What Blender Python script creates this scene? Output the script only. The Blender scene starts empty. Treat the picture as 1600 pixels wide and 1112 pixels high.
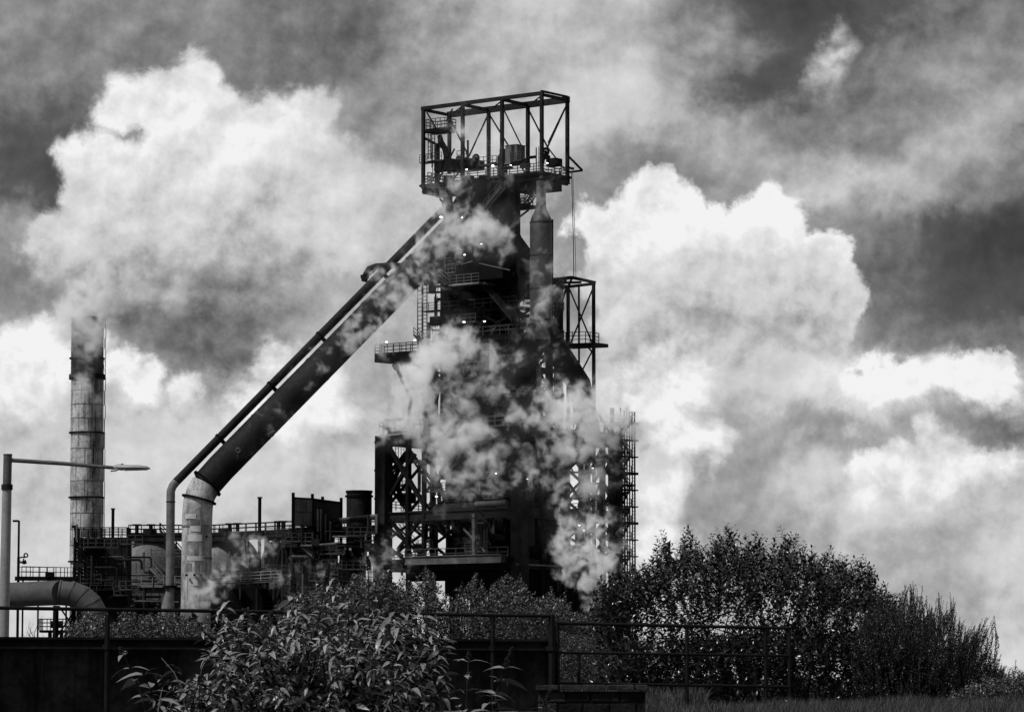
import bpy, math, random
import numpy as np
from mathutils import Vector, Matrix

random.seed(7)
RNG = np.random.default_rng(11)
sc = bpy.context.scene
COL = sc.collection
R = math.radians

# ---------------------------------------------------------------- camera
FPX = 5400.0                      # focal length in photograph pixels (1600 wide)
EYE = 1.7
PITCH = math.atan((1060 - 556) / FPX)
CP, SP = math.cos(PITCH), math.sin(PITCH)
cam_d = bpy.data.cameras.new('camera')
cam = bpy.data.objects.new('camera', cam_d)
COL.objects.link(cam)
cam.location = (0, 0, EYE)
cam.rotation_euler = (R(90) + PITCH, 0, 0)
cam_d.sensor_width = 36
cam_d.lens = 36 * FPX / 1600
cam_d.clip_start = 0.5
cam_d.clip_end = 30000
sc.camera = cam

# ---------------------------------------------------------------- light and exposure
SUN_EL, SUN_AZ = R(50), R(-122)    # azimuth from +Y towards +X (sun high on the left, a little behind)
sun_d = bpy.data.lights.new('sun', 'SUN')
sun_d.energy = 3.6
sun_d.angle = R(4)
sun_d.color = (1.0, 1.0, 1.0)
sun = bpy.data.objects.new('sun', sun_d)
COL.objects.link(sun)
sdir = Vector((math.sin(SUN_AZ) * math.cos(SUN_EL), math.cos(SUN_AZ) * math.cos(SUN_EL), math.sin(SUN_EL)))
sun.rotation_euler = sdir.to_track_quat('Z', 'Y').to_euler()
sun.location = (0, 0, 200)

sc.render.engine = 'CYCLES'
sc.view_settings.view_transform = 'Standard'
sc.view_settings.look = 'None'
sc.view_settings.exposure = 0
sc.view_settings.gamma = 1
sc.view_settings.use_curve_mapping = False
sc.cycles.max_bounces = 8
sc.cycles.diffuse_bounces = 2
sc.cycles.glossy_bounces = 2
sc.cycles.transparent_max_bounces = 16
sc.cycles.volume_bounces = 6
sc.cycles.volume_step_rate = 2.5
sc.cycles.volume_max_steps = 256


class NT:
    """small helper for node trees"""
    def __init__(self, tree):
        self.t = tree
        self.n = tree.nodes
        self.l = tree.links

    def node(self, typ, **kw):
        nd = self.n.new(typ)
        for k, v in kw.items():
            setattr(nd, k, v)
        return nd

    def put(self, sock, v):
        if isinstance(v, bpy.types.NodeSocket):
            self.l.new(v, sock)
        else:
            sock.default_value = v

    def m(self, op, a, b=None, c=None, clamp=False):
        nd = self.node('ShaderNodeMath', operation=op, use_clamp=clamp)
        self.put(nd.inputs[0], a)
        if b is not None:
            self.put(nd.inputs[1], b)
        if c is not None:
            self.put(nd.inputs[2], c)
        return nd.outputs[0]

    def vm(self, op, a, b=None, scale=None):
        nd = self.node('ShaderNodeVectorMath', operation=op)
        self.put(nd.inputs[0], a)
        if b is not None:
            self.put(nd.inputs[1], b)
        if scale is not None:
            self.put(nd.inputs['Scale'], scale)
        return nd.outputs['Value'] if op in ('DISTANCE', 'LENGTH', 'DOT_PRODUCT') else nd.outputs[0]

    def noise(self, vec, scale, detail=4, rough=0.5, color=False, dist=0.0):
        nd = self.node('ShaderNodeTexNoise')
        nd.noise_dimensions = '3D'
        self.put(nd.inputs['Vector'], vec)
        nd.inputs['Scale'].default_value = scale
        nd.inputs['Detail'].default_value = detail
        nd.inputs['Roughness'].default_value = rough
        nd.inputs['Distortion'].default_value = dist
        if color:
            return nd.outputs['Color']
        return nd.outputs[0]

    def smooth(self, v, a, b, lo=0.0, hi=1.0):
        nd = self.node('ShaderNodeMapRange', interpolation_type='SMOOTHSTEP')
        self.put(nd.inputs[0], v)
        nd.inputs[1].default_value = a
        nd.inputs[2].default_value = b
        nd.inputs[3].default_value = lo
        nd.inputs[4].default_value = hi
        return nd.outputs[0]

    def lin(self, v, a, b, lo=0.0, hi=1.0):
        nd = self.node('ShaderNodeMapRange')
        self.put(nd.inputs[0], v)
        nd.inputs[1].default_value = a
        nd.inputs[2].default_value = b
        nd.inputs[3].default_value = lo
        nd.inputs[4].default_value = hi
        return nd.outputs[0]

    def mixf(self, f, a, b):
        nd = self.node('ShaderNodeMix', data_type='FLOAT')
        self.put(nd.inputs[0], f)
        self.put(nd.inputs[2], a)
        self.put(nd.inputs[3], b)
        return nd.outputs[0]

    def comb(self, x, y, z):
        nd = self.node('ShaderNodeCombineXYZ')
        for i, v in enumerate((x, y, z)):
            self.put(nd.inputs[i], v)
        return nd.outputs[0]

    def ramp(self, v, stops, interp='LINEAR'):
        nd = self.node('ShaderNodeValToRGB')
        cr = nd.color_ramp
        cr.interpolation = interp
        while len(cr.elements) < len(stops):
            cr.elements.new(0.5)
        for e, (p, c) in zip(cr.elements, stops):
            e.position = p
        for e, (p, c) in zip(cr.elements, stops):
            e.color = (c, c, c, 1)
        self.put(nd.inputs[0], v)
        return nd.outputs[0]


# ---------------------------------------------------------------- sky: grey daylight sky with cloud layers
SKY_STRENGTH = 0.1
world = bpy.data.worlds.new('World')
sc.world = world
world.use_nodes = True
world.cycles.sampling_method = 'MANUAL'
world.cycles.sample_map_resolution = 256
W = NT(world.node_tree)
W.n.clear()
tc = W.node('ShaderNodeTexCoord')
D = tc.outputs['Generated']
sep = W.node('ShaderNodeSeparateXYZ')
W.l.new(D, sep.inputs[0])
az = W.m('ARCTAN2', sep.outputs[0], sep.outputs[1])
el = W.m('ARCSINE', sep.outputs[2])
u0 = W.m('MULTIPLY', az, FPX)                  # angles on the scale 1/5400 rad
v0 = W.m('MULTIPLY', el, FPX)
# cloud coordinates: cu = right (0..1600), cv = down (0..1060) across the part of the sky the photo shows
cu0 = W.m('ADD', u0, 800.0)
cv0 = W.m('SUBTRACT', 1060.0, v0)
wa = W.noise(D, 34, 7, 0.62, color=True, dist=0.3)
wsep = W.node('ShaderNodeSeparateColor')
W.l.new(wa, wsep.inputs[0])
wb = W.noise(D, 120, 5, 0.60, color=True)
wsep2 = W.node('ShaderNodeSeparateColor')
W.l.new(wb, wsep2.inputs[0])
wx = W.m('SUBTRACT', wsep.outputs[0], 0.5)
wy = W.m('SUBTRACT', wsep.outputs[1], 0.5)
wx2 = W.m('SUBTRACT', wsep2.outputs[0], 0.5)
wy2 = W.m('SUBTRACT', wsep2.outputs[1], 0.5)
cu = W.m('ADD', W.m('MULTIPLY_ADD', wx, 260.0, cu0), W.m('MULTIPLY', wx2, 70.0))
cv = W.m('ADD', W.m('MULTIPLY_ADD', wy, 200.0, cv0), W.m('MULTIPLY', wy2, 70.0))
# gentler warp for the cumulus outlines
pu = W.m('ADD', W.m('MULTIPLY_ADD', wx, 120.0, cu0), W.m('MULTIPLY', wx2, 56.0))
pv = W.m('ADD', W.m('MULTIPLY_ADD', wy, 110.0, cv0), W.m('MULTIPLY', wy2, 56.0))
P2 = W.comb(pu, pv, 0.0)

ROWS = [
    (-60, [.50, .50, .52, .50, .44, .40, .50, .62, .70, .70, .64, .50, .22, .20, .36, .50, .50]),
    (40,  [.50, .50, .54, .52, .46, .34, .44, .66, .72, .68, .68, .50, .20, .16, .34, .52, .52]),
    (120, [.46, .50, .48, .48, .48, .46, .50, .66, .68, .70, .76, .56, .24, .30, .42, .52, .54]),
    (200, [.38, .34, .40, .44, .50, .72, .46, .68, .68, .72, .74, .70, .50, .44, .48, .62, .66]),
    (290, [.48, .10, .40, .60, .70, .82, .72, .66, .66, .60, .52, .52, .62, .70, .66, .54, .44]),
    (380, [.62, .60, .60, .62, .66, .74, .70, .62, .64, .58, .56, .52, .54, .50, .46, .18, .20]),
    (460, [.50, .50, .50, .44, .46, .56, .60, .64, .64, .64, .58, .58, .62, .34, .46, .36, .32]),
    (530, [.66, .68, .44, .30, .42, .64, .64, .64, .64, .58, .52, .62, .80, .56, .46, .44, .48]),
    (610, [.94, .86, .60, .44, .84, .86, .62, .70, .72, .78, .90, .68, .76, .88, .84, .82, .74]),
    (680, [.70, .74, .80, .72, .76, .76, .64, .68, .72, .72, .82, .56, .66, .50, .66, .46, .42]),
    (760, [.72, .78, .80, .78, .70, .68, .72, .78, .80, .84, .94, .58, .60, .82, .82, .84, .66]),
    (850, [.74, .76, .78, .76, .74, .72, .76, .78, .80, .84, .80, .56, .56, .64, .66, .64, .74]),
    (960, [.80, .80, .80, .78, .76, .76, .78, .80, .82, .82, .80, .72, .70, .74, .70, .62, .72]),
    (1060, [.84, .84, .82, .80, .80, .80, .80, .80, .80, .80, .80, .76, .74, .74, .78, .72, .84]),
]
fx = W.lin(cu, 0, 1600)
val = None
prev_y = None
for y, vals in ROWS:
    rv = W.ramp(fx, [(i / 16.0, v) for i, v in enumerate(vals)], 'B_SPLINE')
    if val is None:
        val = rv
    else:
        val = W.mixf(W.smooth(cv, prev_y, y), val, rv)
    prev_y = y

# billow relief: difference of two samples of the same noise, offset towards the light
offs = (-0.0016, 0.0, 0.0030)
Do = W.vm('ADD', D, offs)
b1 = W.noise(D, 55, 7, 0.60)
b2 = W.noise(Do, 55, 7, 0.60)
relief = W.m('SUBTRACT', b1, b2)
Dl = W.vm('ADD', D, (-0.0045, 0.0, 0.0075))
broad = W.m('SUBTRACT', W.noise(D, 24, 6, 0.56), W.noise(Dl, 24, 6, 0.56))
wisp = W.m('SUBTRACT', W.noise(D, 16, 8, 0.60, dist=0.35), 0.5)
fine = W.m('SUBTRACT', W.noise(D, 240, 4, 0.7), 0.5)
val = W.m('ADD', val, W.m('MULTIPLY', relief, 0.38))
val = W.m('ADD', val, W.m('MULTIPLY', wisp, 0.34))
val = W.m('ADD', val, W.m('MULTIPLY', broad, 0.45))
val = W.m('ADD', val, W.m('MULTIPLY', fine, 0.06))


def union(circles):
    out = None
    for (x, y, r) in circles:
        d = W.m('SUBTRACT', W.vm('DISTANCE', P2, (x, y, 0.0)), float(r))
        out = d if out is None else W.node_min(out, d)
    return out


def node_min(a, b):
    nd = W.node('ShaderNodeMath', operation='SMOOTH_MIN')
    W.put(nd.inputs[0], a)
    W.put(nd.inputs[1], b)
    nd.inputs[2].default_value = 14.0
    return nd.outputs[0]


W.node_min = node_min


def cumulus(circles, shade, edge, bottom, k_relief=0.9, strength=1.0, xfade=None):
    """a cloud body: crisp billowing top, shade by height, dissolving base"""
    global val
    d = union(circles)
    mask = W.smooth(d, edge, -edge)
    fade = W.smooth(pv, bottom[0], bottom[1], 1.0, 0.0)
    mask = W.m('MULTIPLY', W.m('MULTIPLY', mask, fade), strength)
    if xfade:
        mask = W.m('MULTIPLY', mask, W.smooth(cu, xfade[0], xfade[1], 1.0, 0.0))
    lo, hi = shade[0][0], shade[-1][0]
    body = W.ramp(W.lin(W.m('MULTIPLY_ADD', wisp, 120.0, pv), lo, hi), [((y - lo) / (hi - lo), v) for y, v in shade], 'EASE')
    rim = W.smooth(d, -60, 0, 0.0, 0.07)
    body = W.m('ADD', body, W.m('MULTIPLY', relief, k_relief * 1.25))
    body = W.m('ADD', body, W.m('MULTIPLY', wisp, 0.30))
    body = W.m('ADD', body, W.m('MULTIPLY', broad, 0.75))
    body = W.m('ADD', body, W.m('MULTIPLY', fine, 0.07))
    body = W.m('ADD', body, rim)
    val = W.mixf(mask, val, body)


# big cumulus over the left half
cumulus([(292, 150, 62), (235, 165, 50), (178, 165, 38), (150, 225, 30), (345, 195, 55), (420, 205, 48), (475, 185, 42), (300, 290, 112),
         (160, 290, 80), (110, 250, 36), (440, 280, 100), (530, 300, 80), (500, 360, 90), (200, 400, 120), (360, 430, 130),
         (300, 520, 90), (90, 400, 60)],
        [(80, .80), (150, .90), (220, .95), (290, .86), (370, .74), (450, .60), (540, .38), (620, .34)], 15, (430, 640), 0.55, 0.96, xfade=(400, 640))
# cumulus right of the tower
cumulus([(1012, 322, 44), (960, 348, 32), (918, 355, 36), (1060, 345, 40), (1110, 350, 28), (1160, 340, 34), (1215, 322, 40), (1232, 350, 30), (1090, 420, 90),
         (985, 420, 90), (1190, 420, 90), (1262, 430, 70), (1300, 470, 50), (1230, 490, 70), (1100, 500, 90), (1000, 490, 80), (1280, 520, 50)],
        [(280, .90), (345, .98), (390, .93), (425, .82), (475, .72), (520, .62), (600, .60)], 9, (500, 640), 0.55, 0.97)
# small bright torn clouds low in the sky
cumulus([(1045, 585, 40), (1090, 600, 36), (1000, 605, 26), (1060, 680, 38), (1095, 700, 34), (1040, 640, 22)],
        [(540, .84), (600, .96), (660, .98), (720, .94), (780, .84)], 22, (700, 760), 0.9, 0.9)
cumulus([(1330, 605, 24), (1370, 600, 34), (1410, 600, 32), (1430, 612, 20), (1520, 600, 44), (1560, 590, 38), (1480, 600, 30)],
        [(550, .88), (590, .95), (630, .90), (680, .72), (720, .66)], 10, (620, 700), 0.6, 0.92)
cumulus([(1340, 745, 34), (1375, 735, 32), (1420, 760, 28), (1470, 750, 40), (1520, 745, 34), (1440, 690, 22), (1560, 740, 26)],
        [(680, .84), (730, .95), (780, .88), (830, .74)], 16, (770, 850), 0.8, 0.88)
cumulus([(30, 550, 40), (80, 535, 34), (120, 560, 36), (60, 600, 60), (185, 575, 30), (225, 605, 34), (290, 620, 24)],
        [(500, .88), (560, .96), (620, .90), (700, .78)], 14, (620, 720), 0.7, 0.9)
cumulus([(430, 575, 30), (470, 610, 46), (510, 600, 36), (450, 660, 46), (390, 640, 30), (520, 650, 30)],
        [(540, .80), (600, .94), (660, .98), (720, .84)], 22, (680, 740), 0.8, 0.9)
cumulus([(1020, 790, 34), (1050, 750, 26), (1040, 840, 36), (1010, 860, 30)],
        [(700, .90), (780, .98), (860, .92), (900, .8)], 18, (860, 930), 0.8, 0.85)
# torn wisp high up on the right
cumulus([(1300, 70, 14), (1290, 105, 24), (1315, 95, 18), (1270, 130, 22), (1300, 145, 30)],
        [(40, .62), (100, .66), (160, .62), (200, .56)], 22, (130, 200), 0.9, 0.85)

# the rest of the sky dome carries the same broken cloud
far = W.m('ADD', W.m('MULTIPLY', W.m('SUBTRACT', W.noise(D, 5.0, 6, 0.62, dist=0.6), 0.5), 1.1), 0.60)
far = W.m('ADD', far, W.m('MULTIPLY', relief, 0.5))
mu = W.m('MULTIPLY', W.smooth(cu0, -900, -100), W.smooth(cu0, 2500, 1700))
mv = W.smooth(cv0, -420, -70)
mf = W.m('MULTIPLY', mu, W.m('MULTIPLY', mv, W.smooth(cv0, 1500, 1200)))
front = W.m('GREATER_THAN', sep.outputs[1], 0.0)
mf = W.m('MULTIPLY', mf, front)
val = W.mixf(mf, far, val)
val = W.m('MULTIPLY_ADD', W.m('SUBTRACT', val, 0.56), 1.22, 0.59)
val = W.m('MULTIPLY_ADD', W.m('MAXIMUM', W.m('SUBTRACT', val, 0.80), 0.0), -0.40, val)   # bright cloud tops keep their modelling
val = W.m('MULTIPLY_ADD', W.m('MAXIMUM', W.m('SUBTRACT', 0.34, val), 0.0), 0.62, val)
val = W.m('MINIMUM', W.m('MAXIMUM', val, 0.12), 0.98)
lin = W.m('POWER', val, 2.2)
lin = W.m('MULTIPLY', lin, 0.95 / SKY_STRENGTH)
sky = W.node('ShaderNodeTexSky', sky_type='NISHITA')
sky.sun_disc = False
sky.sun_elevation = SUN_EL
sky.sun_rotation = SUN_AZ
bw = W.node('ShaderNodeRGBToBW')
W.l.new(sky.outputs[0], bw.inputs[0])
clear = W.m('MINIMUM', bw.outputs[0], 6.0)
tot = W.mixf(0.97, clear, lin)                 # nearly complete cloud cover in front of the blue
cc = W.node('ShaderNodeCombineColor')
for i in range(3):
    W.l.new(tot, cc.inputs[i])
bg = W.node('ShaderNodeBackground')
W.l.new(cc.outputs[0], bg.inputs[0])
bg.inputs[1].default_value = SKY_STRENGTH
wo = W.node('ShaderNodeOutputWorld')
W.l.new(bg.outputs[0], wo.inputs[0])


# ---------------------------------------------------------------- places: bearing and height seen from the road -> metres
def at(px, py, Y):
    """the point at ground distance Y on the bearing (px, py)"""
    sx, sy = (px - 800) / FPX, (556 - py) / FPX
    yc = CP - sy * SP
    return Vector((sx * Y / yc, Y, EYE + Y * (SP + sy * CP) / yc))


UD = Vector((-0.79, 0.61, 0)).normalized()     # the works' grid: U runs left and away, V right and away
VD = Vector((0.61, 0.79, 0)).normalized()


def plane_pt(px, py, P0, d):
    """where the bearing meets the vertical plane through P0 along d"""
    sx, sy = (px - 800) / FPX, (556 - py) / FPX
    yc = CP - sy * SP
    k = sx / yc
    # P0.x + t d.x = k (P0.y + t d.y)
    t = (k * P0.y - P0.x) / (d.x - k * d.y)
    Y = P0.y + t * d.y
    return Vector((P0.x + t * d.x, Y, EYE + Y * (SP + sy * CP) / yc))


# ---------------------------------------------------------------- geometry accumulator
class G:
    def __init__(self):
        self.v = []
        self.f = []

    def add(self, vs, fs):
        o = len(self.v)
        self.v += [tuple(v) for v in vs]
        self.f += [tuple(i + o for i in f) for f in fs]
        return self

    def bar(self, a, b, w, h=None, up=None):
        """rectangular member from a to b; w across, h in the up direction"""
        a, b = Vector(a), Vector(b)
        h = w if h is None else h
        t = (b - a)
        if t.length < 1e-6:
            return self
        t.normalize()
        up = Vector(up) if up is not None else (Vector((0, 0, 1)) if abs(t.z) < 0.95 else VD)
        s = t.cross(up).normalized()
        q = s.cross(t).normalized()
        s = s * w / 2
        q = q * h / 2
        vs = [a - s - q, a + s - q, a + s + q, a - s + q, b - s - q, b + s - q, b + s + q, b - s + q]
        return self.add(vs, [(0, 3, 2, 1), (4, 5, 6, 7), (0, 1, 5, 4), (1, 2, 6, 5), (2, 3, 7, 6), (3, 0, 4, 7)])

    def ibeam(self, a, b, w, h, tf=None, up=None):
        """H section: two flanges and a web"""
        a, b = Vector(a), Vector(b)
        t = (b - a).normalized()
        up = Vector(up) if up is not None else (Vector((0, 0, 1)) if abs(t.z) < 0.95 else VD)
        s = t.cross(up).normalized()
        q = s.cross(t).normalized()
        tf = tf or 0.12 * h
        self.bar(a + q * (h / 2 - tf / 2), b + q * (h / 2 - tf / 2), w, tf, q)
        self.bar(a - q * (h / 2 - tf / 2), b - q * (h / 2 - tf / 2), w, tf, q)
        self.bar(a, b, max(0.1 * w, 0.03), h - 2 * tf - 0.004, q)
        return self

    def box(self, c, sx, sy, sz, ax=None, ay=None):
        c = Vector(c)
        ax = Vector(ax) if ax is not None else Vector((1, 0, 0))
        ay = Vector(ay) if ay is not None else Vector((0, 1, 0))
        az_ = Vector((0, 0, 1))
        return self.bar(c - ax * sx / 2, c + ax * sx / 2, sy, sz, az_)

    def tube(self, pts, r, n=12, cap=True):
        """round pipe through points; r is a number or one per point"""
        pts = [Vector(p) for p in pts]
        m = len(pts)
        rs = [r] * m if not hasattr(r, '__len__') else list(r)
        ref = None
        vs, fs = [], []
        for i, p in enumerate(pts):
            if i == 0:
                t = pts[1] - pts[0]
            elif i == m - 1:
                t = pts[-1] - pts[-2]
            else:
                t = (pts[i] - pts[i - 1]).normalized() + (pts[i + 1] - pts[i]).normalized()
            t.normalize()
            if ref is None:
                ref = t.orthogonal().normalized()
            ref = (ref - t * ref.dot(t)).normalized()
            s = t.cross(ref)
            k = 1.0
            if 0 < i < m - 1:
                c = (pts[i] - pts[i - 1]).normalized().dot((pts[i + 1] - pts[i]).normalized())
                k = 1.0 / max(0.6, math.sqrt((1 + c) / 2))
            for j in range(n):
                a = 2 * math.pi * j / n
                vs.append(p + (ref * math.cos(a) + s * math.sin(a)) * rs[i] * (1.0 if k < 1.02 else k ** 0.5))
        for i in range(m - 1):
            for j in range(n):
                k = (j + 1) % n
                fs.append((i * n + j, i * n + k, (i + 1) * n + k, (i + 1) * n + j))
        if cap:
            fs.append(tuple(range(n - 1, -1, -1)))
            fs.append(tuple(range((m - 1) * n, m * n)))
        return self.add(vs, fs)

    def lathe(self, c, prof, n=32, cap=True):
        """prof: (radius, z) from bottom to top about the vertical through c"""
        c = Vector(c)
        vs, fs = [], []
        for (r, z) in prof:
            for j in range(n):
                a = 2 * math.pi * j / n
                vs.append((c.x + r * math.cos(a), c.y + r * math.sin(a), z))
        for i in range(len(prof) - 1):
            for j in range(n):
                k = (j + 1) % n
                fs.append((i * n + j, i * n + k, (i + 1) * n + k, (i + 1) * n + j))
        if cap:
            fs.append(tuple(range(n - 1, -1, -1)))
            fs.append(tuple(range((len(prof) - 1) * n, len(prof) * n)))
        return self.add(vs, fs)

    def torus(self, c, R_, r, axis=(0, 0, 1), n=28, k=10):
        c, axis = Vector(c), Vector(axis).normalized()
        e = axis.orthogonal().normalized()
        f_ = axis.cross(e)
        vs, fs = [], []
        for i in range(n):
            a = 2 * math.pi * i / n
            d = e * math.cos(a) + f_ * math.sin(a)
            for j in range(k):
                b = 2 * math.pi * j / k
                vs.append(c + d * (R_ + r * math.cos(b)) + axis * r * math.sin(b))
        for i in range(n):
            for j in range(k):
                i2, j2 = (i + 1) % n, (j + 1) % k
                fs.append((i * k + j, i2 * k + j, i2 * k + j2, i * k + j2))
        return self.add(vs, fs)

    def ring(self, c, axis, R_, w, t, n=32):
        """flat collar of outer radius R_+w round a pipe"""
        c, axis = Vector(c), Vector(axis).normalized()
        e = axis.orthogonal().normalized()
        f_ = axis.cross(e)
        vs, fs = [], []
        for i in range(n):
            a = 2 * math.pi * i / n
            d = e * math.cos(a) + f_ * math.sin(a)
            vs += [c + d * (R_ - 0.03) - axis * t / 2, c + d * (R_ + w) - axis * t / 2, c + d * (R_ + w) + axis * t / 2, c + d * (R_ - 0.03) + axis * t / 2]
        for i in range(n):
            k = (i + 1) % n
            for j in range(4):
                j2 = (j + 1) % 4
                fs.append((i * 4 + j, k * 4 + j, k * 4 + j2, i * 4 + j2))
        return self.add(vs, fs)

    def railing(self, pts, h=1.1, step=1.6, t=0.07, rails=2, toe=0.0):
        pts = [Vector(p) for p in pts]
        Z = Vector((0, 0, 1))
        for a, b in zip(pts[:-1], pts[1:]):
            for k in range(rails):
                z = Z * (h * (k + 1) / rails)
                self.bar(a + z, b + z, t, t)
            if toe:
                self.bar(a + Z * toe / 2, b + Z * toe / 2, 0.03, toe)
            n = max(1, int(round((b - a).length / step)))
            for i in range(n + 1):
                p = a.lerp(b, i / n)
                self.bar(p, p + Z * h, t, t)
        return self

    def ladder(self, a, b, side, w=0.5, step=0.45, t=0.06, cage=0.0, out=None):
        a, b, side = Vector(a), Vector(b), Vector(side).normalized()
        self.bar(a - side * w / 2, b - side * w / 2, t, t, out or VD)
        self.bar(a + side * w / 2, b + side * w / 2, t, t, out or VD)
        n = int((b - a).length / step)
        for i in range(1, n):
            p = a.lerp(b, i / n)
            self.bar(p - side * w / 2, p + side * w / 2, t * 0.8)
        if cage:
            o = Vector(out) if out else -VD
            m = int((b - a).length / 1.0)
            for i in range(m + 1):
                p = a.lerp(b, i / max(m, 1))
                q = [p - side * w / 2, p - side * w * 0.8 + o * cage * .6, p + o * cage, p + side * w * 0.8 + o * cage * .6, p + side * w / 2]
                for s_, e_ in zip(q[:-1], q[1:]):
                    self.bar(s_, e_, t * 0.8)
            for q in (-side * w * 0.8 + o * cage * .6, o * cage, side * w * 0.8 + o * cage * .6):
                self.bar(a + q, b + q, t * 0.8, t * .8, VD)
        return self

    def stair(self, a, b, width_dir, w=0.9, rail=1.0, t=0.07):
        a, b, wd = Vector(a), Vector(b), Vector(width_dir).normalized()
        Z = Vector((0, 0, 1))
        for s in (-1, 1):
            o = wd * (w / 2 * s)
            self.bar(a + o, b + o, 0.06, 0.28)
            for hh in (0.5, 1.0):
                self.bar(a + o + Z * rail * hh, b + o + Z * rail * hh, t, t)
            n = max(2, int((b - a).length / 1.3))
            for i in range(n + 1):
                p = a.lerp(b, i / n) + o
                self.bar(p, p + Z * rail, t)
        n = max(2, int(abs(b.z - a.z) / 0.25))
        for i in range(n):
            p = a.lerp(b, (i + 0.5) / n)
            self.bar(p - wd * w / 2, p + wd * w / 2, 0.24, 0.05, Z)
        return self

    def slab(self, corners, z0, z1):
        n = len(corners)
        vs = [(c[0], c[1], z0) for c in corners] + [(c[0], c[1], z1) for c in corners]
        fs = [tuple(range(n - 1, -1, -1)), tuple(range(n, 2 * n))]
        for i in range(n):
            k = (i + 1) % n
            fs.append((i, k, n + k, n + i))
        return self.add(vs, fs)


def smooth_by_angle(me, ang=40):
    me.shade_smooth()
    try:
        me.set_sharp_from_angle(angle=R(ang))
    except Exception:
        pass


def emit(name, g, mat, parent=None, smooth=False, label=None, kind=None):
    me = bpy.data.meshes.new(name)
    off = parent_off(parent)
    me.from_pydata([(x - off.x, y - off.y, z - off.z) for (x, y, z) in g.v], [], g.f)
    me.materials.append(mat)
    if smooth:
        smooth_by_angle(me)
    o = bpy.data.objects.new(name, me)
    COL.objects.link(o)
    if parent is not None:
        o.parent = parent
    if label:
        o['label'] = label
    if kind:
        o['kind'] = kind
    return o


def parent_off(p):
    off = Vector((0, 0, 0))
    while p is not None:
        off = off + Vector(p.location)
        p = p.parent
    return off


def thing(name, label, cat, loc=(0, 0, 0), group=None):
    o = bpy.data.objects.new(name, None)
    COL.objects.link(o)
    o.location = loc
    o.empty_display_size = 0.5
    o['label'] = label
    o['category'] = cat
    if group:
        o['group'] = group
    return o


def tag(o, label, cat=None, group=None, kind=None):
    if label:
        o['label'] = label
    if cat:
        o['category'] = cat
    if group:
        o['group'] = group
    if kind:
        o['kind'] = kind
    return o


# ---------------------------------------------------------------- materials (all neutral: the place is shown in black and white)
def grey(v):
    return (v, v, v, 1)


def metal(name, base, var=0.5, rough=0.6, streak=0.0, scale=0.6, spec=0.4, dark=0.3, bump=0.0, metallic=0.0):
    """weathered painted steel: blotches, fine grime and vertical rust streaks"""
    m = bpy.data.materials.new(name)
    m.use_nodes = True
    t = NT(m.node_tree)
    b = t.n['Principled BSDF']
    geo = t.node('ShaderNodeNewGeometry')
    P = geo.outputs['Position']
    n1 = t.noise(P, scale, 6, 0.65)
    n2 = t.noise(P, scale * 7, 5, 0.7)
    f = t.smooth(n1, 0.35, 0.68)
    v = t.mixf(f, base * (1 + var), base * (1 - var))
    g = t.smooth(n2, 0.42, 0.7)
    v = t.mixf(t.m('MULTIPLY', g, 0.6), v, base * dark)
    if streak:
        sm = t.vm('MULTIPLY', P, (1.6, 1.6, 0.09))
        n3 = t.noise(sm, 1.3, 5, 0.65)
        v = t.mixf(t.m('MULTIPLY', t.smooth(n3, 0.5, 0.68), streak), v, base * dark)
    c = t.node('ShaderNodeCombineColor')
    for i in range(3):
        t.l.new(v, c.inputs[i])
    t.l.new(c.outputs[0], b.inputs['Base Color'])
    t.put(b.inputs['Roughness'], t.mixf(n2, max(rough - 0.15, 0.1), min(rough + 0.2, 1)))
    b.inputs['Specular IOR Level'].default_value = spec
    b.inputs['Metallic'].default_value = metallic
    if bump:
        bp = t.node('ShaderNodeBump')
        bp.inputs['Strength'].default_value = bump
        bp.inputs['Distance'].default_value = 0.05
        t.l.new(n2, bp.inputs['Height'])
        t.l.new(bp.outputs[0], b.inputs['Normal'])
    return m


def lamp_mat(name, s):
    m = bpy.data.materials.new(name)
    m.use_nodes = True
    b = m.node_tree.nodes['Principled BSDF']
    b.inputs['Base Color'].default_value = grey(0.8)
    b.inputs['Emission Color'].default_value = grey(1.0)
    b.inputs['Emission Strength'].default_value = s
    return m


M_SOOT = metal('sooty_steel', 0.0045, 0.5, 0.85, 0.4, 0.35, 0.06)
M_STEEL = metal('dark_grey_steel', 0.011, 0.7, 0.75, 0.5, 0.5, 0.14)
M_RAIL = metal('galvanised_rail_steel', 0.035, 0.5, 0.6, 0.0, 0.5, 0.3)
M_LIGHT = metal('pale_walkway_steel', 0.16, 0.5, 0.6, 0.3, 0.5, 0.3)
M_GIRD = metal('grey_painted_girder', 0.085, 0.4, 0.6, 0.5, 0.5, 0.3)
M_PIPE_D = metal('dark_painted_pipe', 0.008, 0.6, 0.7, 0.5, 0.35, 0.14)
M_PIPE_L = metal('pale_weathered_pipe', 0.30, 0.5, 0.55, 0.8, 0.5, 0.3, dark=0.3)
M_PIPE_M = metal('mid_grey_pipe', 0.13, 0.35, 0.55, 0.4, 0.3, 0.35)
M_LAMP = lamp_mat('lit_lamp_glass', 7.0)
M_LAMP_OFF = metal("unlit_lens", 0.35, 0.1, 0.3, 0.0, 3, 0.5)


# ================================================================ GROUND
def ground_z(x, y):
    """verge bank between the road and the works: rises to 1.2 m, then falls back to the works' level"""
    def ss(a, b, t):
        t = min(1, max(0, (t - a) / (b - a)))
        return t * t * (3 - 2 * t)
    return 1.22 * ss(18, 42, y) * (1 - ss(85, 180, y)) + 0.05 * math.sin(x * 0.7 + y * 0.31) * ss(20, 40, y) * (1 - ss(60, 120, y))


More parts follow.
